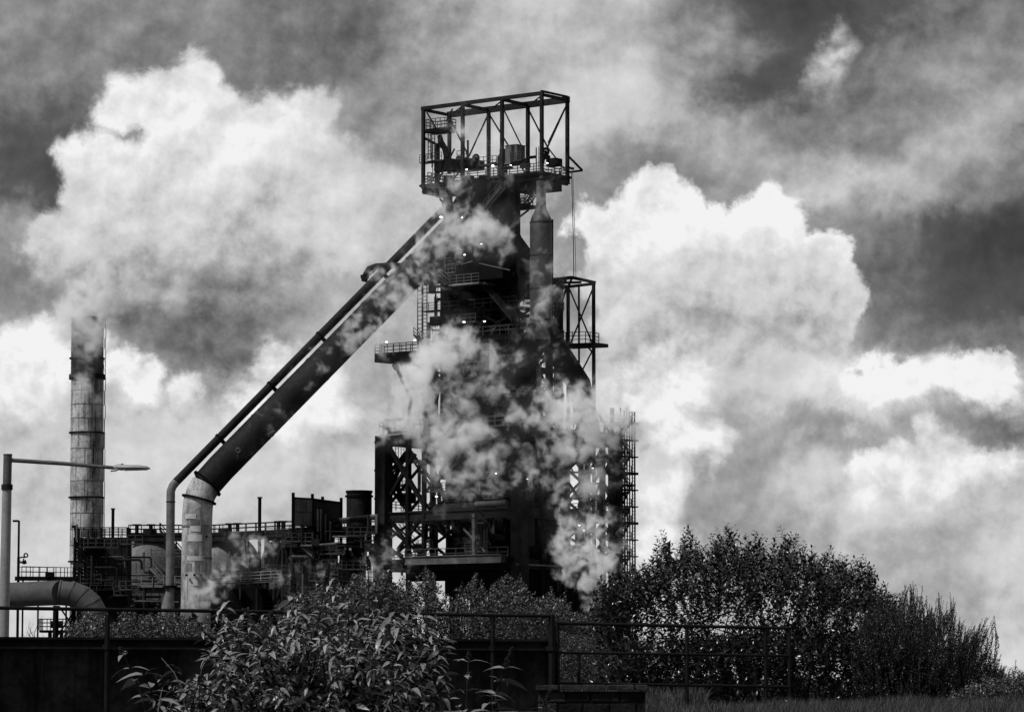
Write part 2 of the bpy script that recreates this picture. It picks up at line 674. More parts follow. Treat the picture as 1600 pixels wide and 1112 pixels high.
def build_ground():
    ys = [-200, -40, 0, 8, 14] + [18 + 2 * i for i in range(24)] + [70, 80, 95, 110, 125, 140, 160, 180, 220, 300, 420, 600, 900, 1500, 3000, 7000, 14000]
    xs = [-14000, -5000, -1500, -500, -200, -100, -60, -40] + [-30 + 2.5 * i for i in range(25)] + [40, 60, 100, 200, 500, 1500, 5000, 14000]
    vs = [(x, y, ground_z(x, y)) for y in ys for x in xs]
    n = len(xs)
    fs = [(j * n + i, j * n + i + 1, (j + 1) * n + i + 1, (j + 1) * n + i) for j in range(len(ys) - 1) for i in range(n - 1)]
    g = G().add(vs, fs)
    m = metal('rough_grass_ground', 0.06, 0.5, 0.95, 0.0, 0.8, 0.1, bump=0.4)
    o = emit('ground', g, m, smooth=True)
    o['kind'] = 'structure'
    return o


build_ground()

# ================================================================ BLAST FURNACE TOWER
N0 = at(812, 1060, 450.0)
N0.z = 0.0


def L(px, py, v=0.0):
    return plane_pt(px, py, N0 + VD * v, UD)


def Q(px, py, u=0.0):
    return plane_pt(px, py, N0 + UD * u, VD)


def uv(u, v, z=0.0):
    p = N0 + UD * u + VD * v
    return Vector((p.x, p.y, z))


def zat(py, u=0.0, v=0.0):
    p = N0 + UD * u + VD * v
    return at(800, py, p.y).z


SU = (L(599, 900) - L(812, 900)).dot(UD)       # tower length along U
SV = (Q(962, 900) - Q(812, 900)).dot(VD)
tower = thing('blast_furnace', 'tall black blast furnace tower wrapped in steel frames and drifting white steam', 'blast furnace', uv(SU / 2, SV / 2, 0))
Z_TOP = zat(678, SU / 2, SV / 2)
Z_MID = zat(800)
Z_DECK = zat(872)
cx_, cy_ = SU / 2, SV / 2


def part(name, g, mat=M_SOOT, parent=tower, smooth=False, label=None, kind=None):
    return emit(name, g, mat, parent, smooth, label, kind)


def beam(a, b, w, h=None, mat=M_SOOT, name='beam', parent=tower, i=False):
    g = G()
    if i:
        g.ibeam(a, b, w, h or w)
    else:
        g.bar(a, b, w, h)
    return part(name, g, mat, parent)


# corner columns with stiffener collars
for (u, v, w, py) in ((0, 0, 1.9, 676), (SU, 0, 1.9, 681), (0, SV, 1.6, 676), (SU, SV, 1.6, 684)):
    g = G()
    zt = zat(py, u, v)
    g.bar(uv(u, v, 0), uv(u, v, zt), w * 0.9, w * 0.9, VD)
    for k in range(9):
        z = 3 + (zt - 4) * k / 8
        g.bar(uv(u, v, z), uv(u, v, z + 0.25), w * 0.9 + 0.12, w * 0.9 + 0.12, VD)
    part('column', g, M_STEEL)

# intermediate columns on the four faces
for px in (637, 662.5):
    p = L(px, 900)
    beam(Vector((p.x, p.y, Z_DECK)), Vector((p.x, p.y, Z_TOP - 0.5)), 0.5, 0.5, M_SOOT, 'column')
for px in (675, 700, 741, 770):
    p = L(px, 900, 0.0 if px == 741 else 4.0)
    beam(Vector((p.x, p.y, Z_DECK)), Vector((p.x, p.y, Z_MID if px == 741 else Z_TOP - 0.5)), 0.45, 0.45, M_GIRD if px == 741 else M_SOOT, 'column')
for f_ in (0.22, 0.45, 0.7, 0.86):
    beam(uv(0, SV * f_, 0), uv(0, SV * f_, Z_TOP - 0.6), 0.6, 0.6, M_SOOT, 'column')
for f_ in (0.25, 0.5, 0.75):
    beam(uv(SU, SV * f_, 0), uv(SU, SV * f_, Z_TOP - 0.6), 0.55, 0.55, M_SOOT, 'column')
    beam(uv(SU * f_, SV, 0), uv(SU * f_, SV, Z_TOP - 0.6), 0.55, 0.55, M_SOOT, 'column')

# horizontal girders
for z, h in ((Z_TOP - 0.9, 1.5), (Z_MID, 1.25), (Z_DECK - 0.7, 1.2), ((Z_TOP + Z_MID) / 2 + 2.2, 0.5)):
    full = h > 0.6
    for a, b in (((0, 0), (SU, 0)), ((0, 0), (0, SV)), ((SU, 0), (SU, SV)), ((0, SV), (SU, SV))):
        if not full and a == (0, 0) and b == (SU, 0):
            continue
        beam(uv(a[0], a[1], z), uv(b[0], b[1], z), 0.5, h, M_STEEL, 'girder', i=True)

# X bracing of the left face, front and rear layers
for (x1, y1, x2, y2, v, w) in ((610, 702, 664, 790, 0, .62), (648, 709, 611, 772, 0, .6), (611, 738, 634, 792, 2.2, .6), (633, 708, 611, 762, 2.2, .55),
                               (611, 812, 640, 856, 0, .5), (658, 810, 622, 858, 0, .5), (664, 702, 700, 790, 4, .5), (700, 704, 672, 790, 4, .45),
                               (745, 792, 768, 822, 0, .3), (700, 812, 740, 858, 4, .4), (740, 812, 702, 858, 4, .4)):
    beam(L(x1, y1, v), L(x2, y2, v), w, w * 0.7, M_SOOT, 'brace')
# bracing of the other faces, bay by bay
for face in range(3):
    bays = (0, 0.25, 0.5, 0.75, 1.0) if face else (0.22, 0.45, 0.7, 0.86, 1.0)
    for i in range(len(bays) - 1):
        for (za, zb) in ((Z_MID + 0.8, Z_TOP - 1.8), (Z_DECK, Z_MID - 0.8)):
            zm = (za + zb) / 2
            s, e = bays[i], bays[i + 1]
            if face == 0:
                A, B = (lambda f_: (0, SV * f_)), None
            elif face == 1:
                A = (lambda f_: (SU, SV * f_))
            else:
                A = (lambda f_: (SU * f_, SV))
            for (f1, z1, f2, z2) in ((s, za, e, zm), (e, za, s, zm), (s, zm, e, zb), (e, zm, s, zb)):
                beam(uv(*A(f1), z1), uv(*A(f2), z2), 0.34, 0.3, M_SOOT, 'brace')

# decks (plates with edge beams)
def deck(u0, u1, v0, v1, z, t=0.35, mat=M_SOOT, name='deck'):
    g = G().slab([uv(u0, v0), uv(u1, v0), uv(u1, v1), uv(u0, v1)][::-1], z, z + t)
    return part(name, g, mat)


deck(0.6, SU - 0.6, 0.6, SV - 0.6, Z_TOP, 0.3)
deck(0.6, SU - 0.6, 4.6, SV - 0.6, Z_MID + 0.7, 0.3)
deck(0.3, SU - 2.5, -2.4, 0.2, Z_DECK - 0.1, 0.3)
deck(0.6, SU - 0.6, 0.6, SV - 0.6, Z_DECK, 0.25)
# the pale plate girder that edges the casting deck
a_, b_ = L(633, 877, -2.5), L(783, 870, -2.5)
za_ = (a_.z + b_.z) / 2
beam(Vector((a_.x, a_.y, za_)), Vector((b_.x, b_.y, za_)), 0.3, 1.15, M_GIRD, 'edge_girder', i=True)
beam(Vector((b_.x, b_.y, za_)) - UD * 0.2, uv(0.3, -2.5, za_), 0.3, 1.1, M_STEEL, 'edge_girder')
beam(uv(-0.6, -1.5, Z_DECK - 0.8), uv(-0.6, 10.5, Z_DECK - 0.8), 0.12, 0.2, M_GIRD, 'edge_girder')
part('railing', G().railing([uv((L(633, 877, -2.5) - N0).dot(UD), -2.5, Z_DECK + .2), uv(0, -2.5, Z_DECK + .2)], 1.25, 1.7, 0.10, 2, 0.2), M_RAIL)
part('railing', G().railing([uv(SU, -0.9, Z_TOP + .3), uv(0, -0.9, Z_TOP + .3), uv(-0.9, 0, Z_TOP + .3), uv(-0.9, SV, Z_TOP + .3)], 1.2, 1.8, 0.09, 2), M_RAIL)
part('railing', G().railing([uv(SU - 1, SV, Z_MID + 1.0), uv(0, SV, Z_MID + 1.0)], 1.2, 1.6, 0.10, 3), M_RAIL)
part('railing', G().railing([uv(SU, SV - 1, Z_MID + 1.0), uv(SU, 1, Z_MID + 1.0)], 1.2, 1.6, 0.10, 3), M_RAIL)
part('railing', G().railing([uv(SU, SV * .4, Z_DECK + .3), uv(SU, 1, Z_DECK + .3)], 1.2, 1.2, 0.10, 3), M_RAIL)
part('railing', G().railing([uv(SU - 1, SV, Z_DECK + 1.3), uv(4, SV, Z_DECK + 1.3)], 1.2, 1.0, 0.10, 3), M_RAIL)
# pale gangway along the outer top edge
part('gangway', G().bar(L(598, 680.5, -1.2), L(641, 677, -1.2), 1.0, 0.22).railing([L(598, 679, -1.6), L(660, 676, -1.6)], 1.1, 1.6, .08, 2), M_LIGHT)
part('gangway', G().bar(L(742, 668, -1.2), L(805, 663, -1.2), 1.0, 0.25).railing([L(742, 666, -1.6), L(805, 661, -1.6)], 1.1, 1.5, .09, 2), M_GIRD)
# small fittings on the left column head
part('vent_post', G().tube([L(599.5, 680, -0.4), L(599.5, 658, -0.4)], 0.12, 8).ring(L(599.5, 660, -0.4), (0, 0, 1), 0.1, 0.3, 0.15, 10).ring(L(599.5, 667, -0.4), (0, 0, 1), 0.1, 0.22, 0.12, 10), M_STEEL)

# cladding: the black sheeted walls of the cast house below and inside the frame
def ribbed(a, b, z0, z1, name='wall', mat=M_SOOT, step=0.9):
    """sheet wall from a to b with vertical ribs standing proud"""
    a, b = Vector((a[0], a[1], 0)), Vector((b[0], b[1], 0))
    d = (b - a)
    ln = d.length
    d.normalize()
    g = G()
    g.bar(a + Vector((0, 0, (z0 + z1) / 2)), b + Vector((0, 0, (z0 + z1) / 2)), 0.2, z1 - z0)
    n = int(ln / step)
    for i in range(n):
        p = a + d * (ln * (i + 0.5) / n)
        g.bar(p + Vector((0, 0, z0)), p + Vector((0, 0, z1 - 0.1)), step * 0.45, 0.34, d.cross(Vector((0, 0, 1))))
    return part(name, g, mat)


zl = zat(904)
ribbed(uv(SU - 3.2, 1.4), uv(0.8, 1.4), zl, Z_DECK - 1.4)
pxw = L(724, 930)
ribbed((pxw.x + VD.x * 1.5, pxw.y + VD.y * 1.5), uv(0.8, 1.5), 0.0, zl - .02)
ribbed(uv(1.0, 1.2), uv(1.0, SV - 1), 0.0, Z_DECK - 1.4)
ribbed(uv(SU - 6, SV - 2), uv(3, SV - 2), zat(900, 0, SV), Z_DECK - 1.4)
ribbed(uv(1.3, 1.6), uv(1.3, SV * 0.40), Z_DECK + .3, Z_MID - 0.8)
ribbed(uv(12.5, 9.0), uv(1.6, 9.0), Z_DECK + .3, Z_MID + 0.5)
ribbed(uv(2.2, 7.0), uv(2.2, SV * 0.34), Z_MID + 1.2, Z_TOP - 1.2)
# undercroft posts and a grating seen against the light
g = G()
for k in range(7):
    p = L(706 + 5 * k, 930, 9)
    g.bar(Vector((p.x, p.y, 0)), Vector((p.x, p.y, zl)), 0.14)
part('fence_panel', g, M_STEEL)
for px in (640, 668, 706):
    p = L(px, 930, 4)
    beam(Vector((p.x, p.y, 0)), Vector((p.x, p.y, zl)), 0.5, 0.5, M_SOOT, 'column')

# furnace body: hearth, bosh, shaft and throat
cB = uv(cx_, cy_, 0)
zb = lambda py: zat(py, cx_, cy_)
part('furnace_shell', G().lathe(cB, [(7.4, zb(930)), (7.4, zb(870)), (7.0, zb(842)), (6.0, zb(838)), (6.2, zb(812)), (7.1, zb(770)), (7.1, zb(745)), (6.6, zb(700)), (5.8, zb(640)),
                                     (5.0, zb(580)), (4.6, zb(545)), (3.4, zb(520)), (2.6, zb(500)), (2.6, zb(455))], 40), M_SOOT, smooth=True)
for py, r in ((730, 7.05), (690, 6.5), (655, 6.0), (615, 5.5), (575, 5.0)):
    part('shell_band', G().ring(uv(cx_, cy_, zb(py)), (0, 0, 1), r, 0.3, 0.3, 40), M_STEEL)
part('bustle_pipe', G().torus(uv(cx_, cy_, zb(800)), 8.6, 0.95), M_STEEL, smooth=True)
for k in range(12):
    a = k * math.pi / 6 + 0.2
    d = Vector((math.cos(a), math.sin(a), 0))
    c = uv(cx_, cy_, 0)
    part('blowpipe', G().tube([c + d * 8.4 + Vector((0, 0, zb(808))), c + d * 8.0 + Vector((0, 0, zb(830))), c + d * 6.2 + Vector((0, 0, zb(845)))], 0.32, 8), M_STEEL, smooth=True)
# hot blast main and gas pipes inside the frame
part('pipe', G().tube([L(700, 806, 3), L(738, 800, 3), L(760, 812, 3), L(772, 838, 3), L(790, 842, 3)], 0.45, 12), M_STEEL, smooth=True)
part('pipe', G().tube([L(744, 788, 1), L(792, 785, 1)], 0.42, 12), M_GIRD, smooth=True)
part('pipe', G().tube([Q(828, 852, -0.5), Q(828, 700, -0.5)], 0.6, 12), M_STEEL, smooth=True)
part('pipe', G().tube([Q(868, 930, 1), Q(868, 700, 1)], 0.8, 14), M_SOOT, smooth=True)
part('pipe', G().tube([L(757, 700, -0.4), L(769, 735, -0.4), L(775, 735, -0.4)], 0.35, 10), M_STEEL, smooth=True)
part('tank', G().lathe(uv(3.4, 4.0, 0), [(2.2, zat(775, 3, 4)), (2.2, zat(700, 3, 4)), (0.8, zat(688, 3, 4))], 24), M_SOOT, smooth=True)
part('tank', G().lathe(uv(3.0, 11.0, 0), [(1.8, zat(770, 3, 14)), (1.8, zat(705, 3, 14)), (0.9, zat(690, 3, 14))], 24), M_SOOT, smooth=True)
part('hopper', G().lathe(uv(9.0, 3.0, 0), [(0.8, zat(770, 9, 3)), (3.2, zat(735, 9, 3)), (3.2, zat(690, 9, 3))], 4), M_SOOT)
# light brackets seen in the frame's windows: ladders and stairs on the far side
part('ladder', G().ladder(uv(9.5, SV + 0.8, Z_MID), uv(9.5, SV + .8, Z_TOP), UD, 0.9, 0.6, 0.12), M_RAIL)
part('stair', G().stair(uv(14, SV + 1, Z_MID + .8), uv(9.5, SV + 1, Z_MID + 6), VD, 1.0, 1.0, 0.1), M_RAIL)
part('stair', G().stair(uv(10, SV + 1, Z_DECK + .8), uv(15.5, SV + 1, Z_MID), VD, 1.0, 1.0, 0.1), M_RAIL)

# ---------------------------------------------------------------- middle frame
m0, m1, n0_, n1_ = 3.2, 15.4, 3.4, 13.0


def Lm(px, py, v=n0_):
    return L(px, py, v)


Z_BELL = zat(438, 8, n0_)
for (u, v, w) in ((m0, n0_, 0.75), (m1, n0_, 0.75), (m0, n1_, 0.7), (m1, n1_, 0.7)):
    beam(uv(u, v, Z_TOP + .3), uv(u, v, Z_BELL), w, w, M_SOOT, 'column')
for px, v, w, y1 in ((701, n0_, .62, 440), (693, n0_ + 6, .5, 440), (755, n0_, .45, 500)):
    p = L(px, 600, v)
    beam(Vector((p.x, p.y, Z_TOP + .3)), Vector((p.x, p.y, zat(y1, 8, v))), w, w, M_SOOT, 'column')
lv = [zat(y, 8, n0_) for y in (628, 575, 528, 484)]
for z in lv:
    for a, b in (((m0, n0_), (m1, n0_)), ((m0, n0_), (m0, n1_)), ((m1, n0_), (m1, n1_)), ((m0, n1_), (m1, n1_))):
        beam(uv(*a, z), uv(*b, z), 0.3, 0.5, M_SOOT, 'girder')
    part('railing', G().railing([uv(m1, n0_ - .7, z + .3), uv(m0 - .7, n0_ - .7, z + .3), uv(m0 - .7, n1_, z + .3)], 1.15, 1.5, 0.09, 2), M_RAIL)
allz = [Z_TOP + .3] + lv + [Z_BELL]
for i in range(len(allz) - 1):
    za, zc = allz[i] + .3, allz[i + 1] - .3
    um = (m0 + m1) / 2
    vmid = (n0_ + n1_) / 2
    segs = []
    for (ua, ub) in ((m0, um), (um, m1)):
        if i != 1:
            segs += [((ua, n0_), (ub, n0_))]
        segs += [((ua, n1_), (ub, n1_))]
    segs += [((m0, n0_), (m0, vmid)), ((m0, vmid), (m0, n1_)), ((m1, n0_), (m1, vmid)), ((m1, vmid), (m1, n1_))]
    for a, b in segs:
        beam(uv(*a, za), uv(*b, zc), 0.28, 0.26, M_SOOT, 'brace')
        beam(uv(*b, za), uv(*a, zc), 0.28, 0.26, M_SOOT, 'brace')
for z in (lv[2],):
    g = G().slab([uv(m0, n0_), uv(m0, n1_), uv(m1, n1_), uv(m1, n0_)], z + 0.25, z + 0.4)
    part('deck', g, M_SOOT)
# dark ducts and bins packed into the middle frame
cA = uv(9.4, 8.0)
for (px, y0, y1, r, dv) in ((712, 640, 440, 1.6, 3.0), (738, 505, 438, 1.9, 1.0), (796, 500, 430, 1.0, 2.0), (772, 640, 540, 1.3, 3.5), (795, 650, 560, 1.1, 1.0)):
    p = L(px, 600, n0_ + dv)
    z0, z1 = zat(y0, 8, n0_ + dv), zat(y1, 8, n0_ + dv)
    part('duct', G().tube([(p.x, p.y, z0), (p.x, p.y, z1)], r, 20), M_SOOT, smooth=True)
    for k in range(3):
        part('duct_band', G().ring((p.x, p.y, z0 + (z1 - z0) * (k + .5) / 3), (0, 0, 1), r, 0.2, 0.2, 20), M_STEEL)
part('duct', G().tube([L(700, 660, 1), L(697, 612, 1), L(712, 585, 1), L(730, 560, 3)], 0.5, 12), M_STEEL, smooth=True)
part('duct', G().tube([L(655, 560, 3), L(672, 578, 3), L(678, 600, 3), L(674, 625, 3), L(672, 680, 3)], 0.95, 16), M_SOOT, smooth=True)
part('brace', G().bar(L(686, 590, 2), L(708, 625, 2), 0.5), M_STEEL)
part('brace', G().bar(L(704, 616, 2), L(724, 648, 2), 0.7), M_STEEL)
part('ladder', G().ladder(L(664, 660, 2.5), L(664, 440, 2.5), UD, 0.7, 0.5, 0.1), M_RAIL)
# caged ladder on the left edge
g = G().ladder(L(656, 545, 1.5), L(656, 441, 1.5), UD, 0.75, 0.55, 0.10, 0.0)
g.bar(L(660.5, 545, 1.5), L(660.5, 441, 1.5), 0.1)
part('ladder', g, M_RAIL)
# stairs inside: from the bell platform down to the right
part('stair', G().stair(L(757, 446, 2), L(803, 500, 2), VD, 1.0, 1.0, 0.1), M_STEEL)
part('stair', G().stair(L(676, 425, 0.5), L(700, 445, 0.5), VD, 1.0, 1.1, 0.08), M_GIRD)
part('stair', G().stair(L(760, 500, 4), L(730, 545, 4), VD, 1.0, 1.0, 0.1), M_STEEL)

# side platform on the left with raking strut
sp = thing('side_platform', 'cantilevered grey steel platform with handrails jutting left from the furnace at mid height', 'platform', L(652, 560, 1.0))
A, B = L(586, 553, 1.0), L(654, 551, 1.0)
zd = A.z
A2, B2 = Vector((A.x, A.y, zd)), Vector((B.x, B.y, zd))
part('deck', G().bar(A2 + VD * 1.0, B2 + VD * 1.0, 2.2, 0.15), M_STEEL, sp)
g = G()
vs = []
for off in (-0.12, 0.12):
    for (p, z) in ((A2, zd - 0.1), (B2, zd - 0.1), (B2, zd - 2.1), (A2, zd - 1.15)):
        vs.append(Vector((p.x, p.y, z)) + VD * off)
g.add(vs, [(0, 1, 2, 3), (7, 6, 5, 4), (0, 4, 5, 1), (1, 5, 6, 2), (2, 6, 7, 3), (3, 7, 4, 0)])
part('plate_girder', g, M_STEEL, sp)
part('railing', G().railing([A2 + VD * 2, A2, B2], 1.25, 1.1, 0.09, 3), M_RAIL, sp)
part('railing', G().railing([A2 + VD * 2, B2 + VD * 2], 1.25, 1.4, 0.08, 2), M_RAIL, sp)
part('strut', G().bar(L(618, 570, 1.0), L(642, 625, 1.0), 0.35).bar(L(616.5, 569, 1.0), L(620, 576, 1.0), 0.6), M_STEEL, sp)
part('strut', G().bar(L(642, 625, 1.0), L(636, 668, 1.0), 0.3), M_STEEL, sp)
part('strut', G().bar(L(622, 553, -0.1), L(628, 572, -.1), 0.2), M_STEEL, sp)

# ---------------------------------------------------------------- furnace head: uptakes, bell platform, vertical ducts
part('throat_duct', G().tube([L(745, 440, 5), L(748, 400, 5), L(762, 345, 5), L(765, 285, 5)], [3.6, 4.2, 3.6, 2.8], 28), M_SOOT, smooth=True)
part('uptake', G().tube([L(700, 428, 6), L(704, 385, 6), L(728, 330, 6), L(742, 285, 6)], [2.0, 2.0, 2.1, 1.4], 22), M_SOOT, smooth=True)
part('uptake', G().tube([L(832, 462, 4), L(828, 440, 4), L(805, 402, 4), L(785, 372, 4), L(772, 330, 4)], [1.9, 1.9, 2.3, 2.2, 1.8], 22), M_SOOT, smooth=True)
part('uptake', G().tube([L(690, 432, 9), L(700, 400, 9), L(728, 362, 9), L(760, 330, 9)], [1.8, 2.2, 2.3, 2.2], 22), M_SOOT, smooth=True)
part('uptake', G().tube([L(788, 480, 8), L(792, 420, 8), L(778, 360, 8), L(770, 300, 8)], [1.6, 2.6, 2.4, 1.6], 22), M_SOOT, smooth=True)
part('bin', G().box(L(787, 345, 3.5) , 3.0, 3.4, 9.5, UD, VD).box(L(801, 376, 3.5), 1.3, 2.0, 1.6, UD, VD), M_SOOT)
part('bin', G().box(L(765, 410, 2.0), 7.5, 4.0, 5.0, UD, VD), M_SOOT)
part('bin', G().box(L(676, 425, 4.0), 4.5, 3.0, 3.0, UD, VD), M_SOOT)
g = G()
for px in (700, 734, 755):
    g.tube([L(px, 400, 3), L(px, 275, 3)], 0.62, 14)
part('downleg', g, M_SOOT, smooth=True)
# duct mouth bellows rising to the top deck
part('bellows', G().lathe(L(800, 300, 2.5), [(1.0, L(800, 330, 2.5).z), (1.0, L(800, 286, 2.5).z)], 16), M_SOOT, smooth=True)
for px in (800.5, 803.5):
    p0, p1 = L(px, 412, 0.8), L(px, 280, 0.8)
    part('column', G().bar((p0.x, p0.y, p0.z), (p0.x, p0.y, p1.z), 0.13 if px > 801 else .22), M_SOOT)
# bell platform with pale handrail
Zp = zat(441, 6, 0)
pa, pb, pc = L(705, 441, 0.5), L(752, 441, 0.5), L(767, 441, 3.0)
pts = [Vector((p.x, p.y, Zp)) for p in (pa, pb, pc)]
part('gangway', G().bar(pts[0], pts[1], 1.2, 0.22).bar(pts[1], pts[2], 1.2, 0.22), M_LIGHT)
part('railing', G().railing([p - VD * 0.5 for p in pts], 1.3, 1.2, 0.07, 3), M_GIRD)
part('deck', G().slab([uv(2, 1.5), uv(2, 13), uv(15.5, 13), uv(15.5, 1.5)], Z_BELL, Z_BELL + .5), M_SOOT)
part('walkway_rail', G().bar(L(748, 411, 0), L(797, 422, 0), 0.12).bar(L(721, 413, 0), L(738, 408, 0), 0.12), M_GIRD)
part('girder', G().ibeam(uv(m0 - 2, n0_, Z_BELL - .8), uv(m1, n0_, Z_BELL - .8), 0.5, 1.4), M_SOOT)
part('girder', G().ibeam(uv(m0 - 2, n0_, zat(462, 5, n0_)), uv(m0 + 3.5, n0_, zat(462, 5, n0_)), 0.5, 0.8), M_SOOT)
# pipework crossing to the downcomer with its elbow
part('bypass_pipe', G().tube([L(690, 417, -1.5), L(606, 415, -1.5), L(588, 416, -1.5), L(577, 420, -1.5), L(572, 428, -1.5), L(569, 440, -1.5)], 0.42, 14), M_STEEL, smooth=True)
part('flange', G().ring(L(570, 432, -1.5), (0.1, 0, -1), 0.4, 0.18, 0.5, 16), M_SOOT)
part('strut', G().bar(L(569, 436, -1.5), L(600, 412, -1.5), 0.14), M_STEEL)

# big vertical bleeder vessel on the right and its spreading legs
YB = 452.0
bl = thing('bleeder_stack', 'thick dark vertical gas vessel with tapered neck on the right side of the furnace', 'gas vessel', (at(845.5, 640, YB)))
rB = 17.6 * YB / FPX
cb = at(845.5, 500, YB)
zz = lambda py: at(845.5, py, YB).z
part('vessel_shell', G().lathe(cb, [(rB, zz(530)), (rB, zz(348)), (rB * 0.92, zz(342)), (rB * 0.52, zz(327)), (rB * 0.44, zz(320)), (rB * 0.42, zz(283))], 32), metal('vessel_grey_paint', 0.03, 0.5, 0.6, 0.5, 0.35, 0.4, dark=.3), bl, True)
for py in (348, 400, 452, 500):
    part('band', G().ring(at(845.5, py, YB), (0, 0, 1), rB, 0.06, 0.16), M_STEEL, bl)
part('side_pipe', G().tube([at(863, 520, YB), at(863, 343, YB)], 0.14, 8), M_SOOT, bl)
part('leg', G().tube([at(847, 505, YB), at(862, 535, YB + 1), at(905, 600, YB + 4), at(922, 680, YB + 6)], [rB, rB * 1.1, rB * 1.05, rB], 24), M_SOOT, bl, True)
part('leg', G().tube([at(843, 505, YB), at(832, 545, YB + 1), at(812, 590, YB + 3), at(806, 680, YB + 6)], [rB, rB * 1.05, rB, rB], 24), M_SOOT, bl, True)
part('leg', G().tube([at(853, 520, YB + 1), at(858, 560, YB + 4), at(858, 680, YB + 5)], [rB * .5, rB * .35, rB * .35], 14), M_SOOT, bl, True)
part('knob', G().lathe(at(869, 507, YB), [(0.25, at(869, 510, YB).z), (0.4, at(869, 508, YB).z), (0.4, at(869, 505, YB).z), (0.2, at(869, 503, YB).z)], 12), M_SOOT, bl, True)

# ---------------------------------------------------------------- cage on top
YC = 456.5
NC = at(846.5, 200, YC)
NC = Vector((NC.x, NC.y, 0))


def CL(px, py, v=0.0):
    return plane_pt(px, py, NC + VD * v, UD)


def CR(px, py, u=0.0):
    return plane_pt(px, py, NC + UD * u, VD)


cl = (CL(661.5, 200) - NC).dot(UD)
cw = (CR(886.5, 200) - NC).dot(VD)
zt_ = at(0, 146, YC).z
zd_ = at(0, 263, YC).z
cage = thing('hoist_cage', 'open box frame of black steel posts and diagonal rods crowning the furnace', 'steel frame', (NC.x, NC.y, zd_))


def cuv(u, v, z):
    p = NC + UD * u + VD * v
    return Vector((p.x, p.y, z))


us = [0.0, (CL(784.5, 200) - NC).dot(UD), (CL(723, 200) - NC).dot(UD), cl]
for u in us:
    beam(cuv(u, 0, zd_ - 1.0), cuv(u, 0, zt_), 0.42, 0.42, M_STEEL, 'post', cage)
    if u < cl:
        beam(cuv(u, cw, zd_ - 1.0), cuv(u, cw, zt_), 0.42, 0.42, M_STEEL, 'post', cage)
    else:
        beam(cuv(u, cw, at(0, 243, YC).z), cuv(u, cw, zt_), 0.42, 0.42, M_STEEL, 'post', cage)
        beam(cuv(u - 0.2, cw * .55, zd_), cuv(u - .2, cw * .55, zt_ - 3.5), 0.22, 0.22, M_STEEL, 'post', cage)
    beam(cuv(u, 0.1, zt_ - .15), cuv(u, cw - .1, zt_ - .15), 0.3, 0.4, M_STEEL, 'crossbeam', cage)
beam(cuv(-0.3, 0, zt_ + .02), cuv(cl + .3, 0, zt_ + .02), 0.4, 0.5, M_STEEL, 'top_beam', cage)
beam(cuv(-0.3, cw, zt_ - .1), cuv(cl + .3, cw, zt_ - .1), 0.4, 0.85, M_STEEL, 'top_beam', cage)
beam(cuv(0, -0.1, zt_ + .3), cuv(0, cw + .1, zt_ + .3), 0.3, 0.25, M_STEEL, 'top_beam', cage)
for i in range(3):                                                # plan bracing under the roof
    a, b = us[i], us[i + 1]
    beam(cuv(a, 0, zt_ - .3), cuv(b, cw, zt_ - .3), 0.14, 0.14, M_STEEL, 'tie_rod', cage)
# K bracing rods of the far side
zq = (zt_ + zd_) / 2 - 1.2
for i, (a, b) in enumerate(((us[3], us[2]), (us[2] - 0.0, us[1]), (us[1], us[0]))):
    m_ = (a + b) / 2
    beam(cuv(a, cw, zt_ - .6), cuv(m_ if i != 1 else b, cw, zq if i != 1 else zd_), 0.17, 0.17, M_STEEL, 'tie_rod', cage)
    if i != 1:
        beam(cuv(b, cw, zt_ - .6), cuv(m_, cw, zq), 0.17, 0.17, M_STEEL, 'tie_rod', cage)
        beam(cuv(m_, cw, zq), cuv(a if i == 0 else b, cw, zd_), 0.14, 0.14, M_STEEL, 'tie_rod', cage)
beam(CL(784, 165), CL(818, 235), 0.14, 0.14, M_STEEL, 'tie_rod', cage)
for (x1, y1, x2, y2) in ((667, 176, 681, 200), (697, 190, 707, 170), (716, 178, 724, 160)):
    beam(CL(x1, y1), CL(x2, y2), 0.16, 0.16, M_STEEL, 'tie_rod', cage)
beam(cuv(0, cw, zt_ - .6), cuv(0, cw * .25, zt_ - 6.5), 0.15, 0.15, M_STEEL, 'tie_rod', cage)
# left end bracing
beam(cuv(cl, 0, zt_ - 4), cuv(cl, cw, zt_ - 5.2), 0.2, 0.3, M_STEEL, 'crossbeam', cage)
beam(cuv(cl, cw, zt_ - 5), cuv(cl, cw * .3, zd_), 0.15, 0.15, M_STEEL, 'tie_rod', cage)
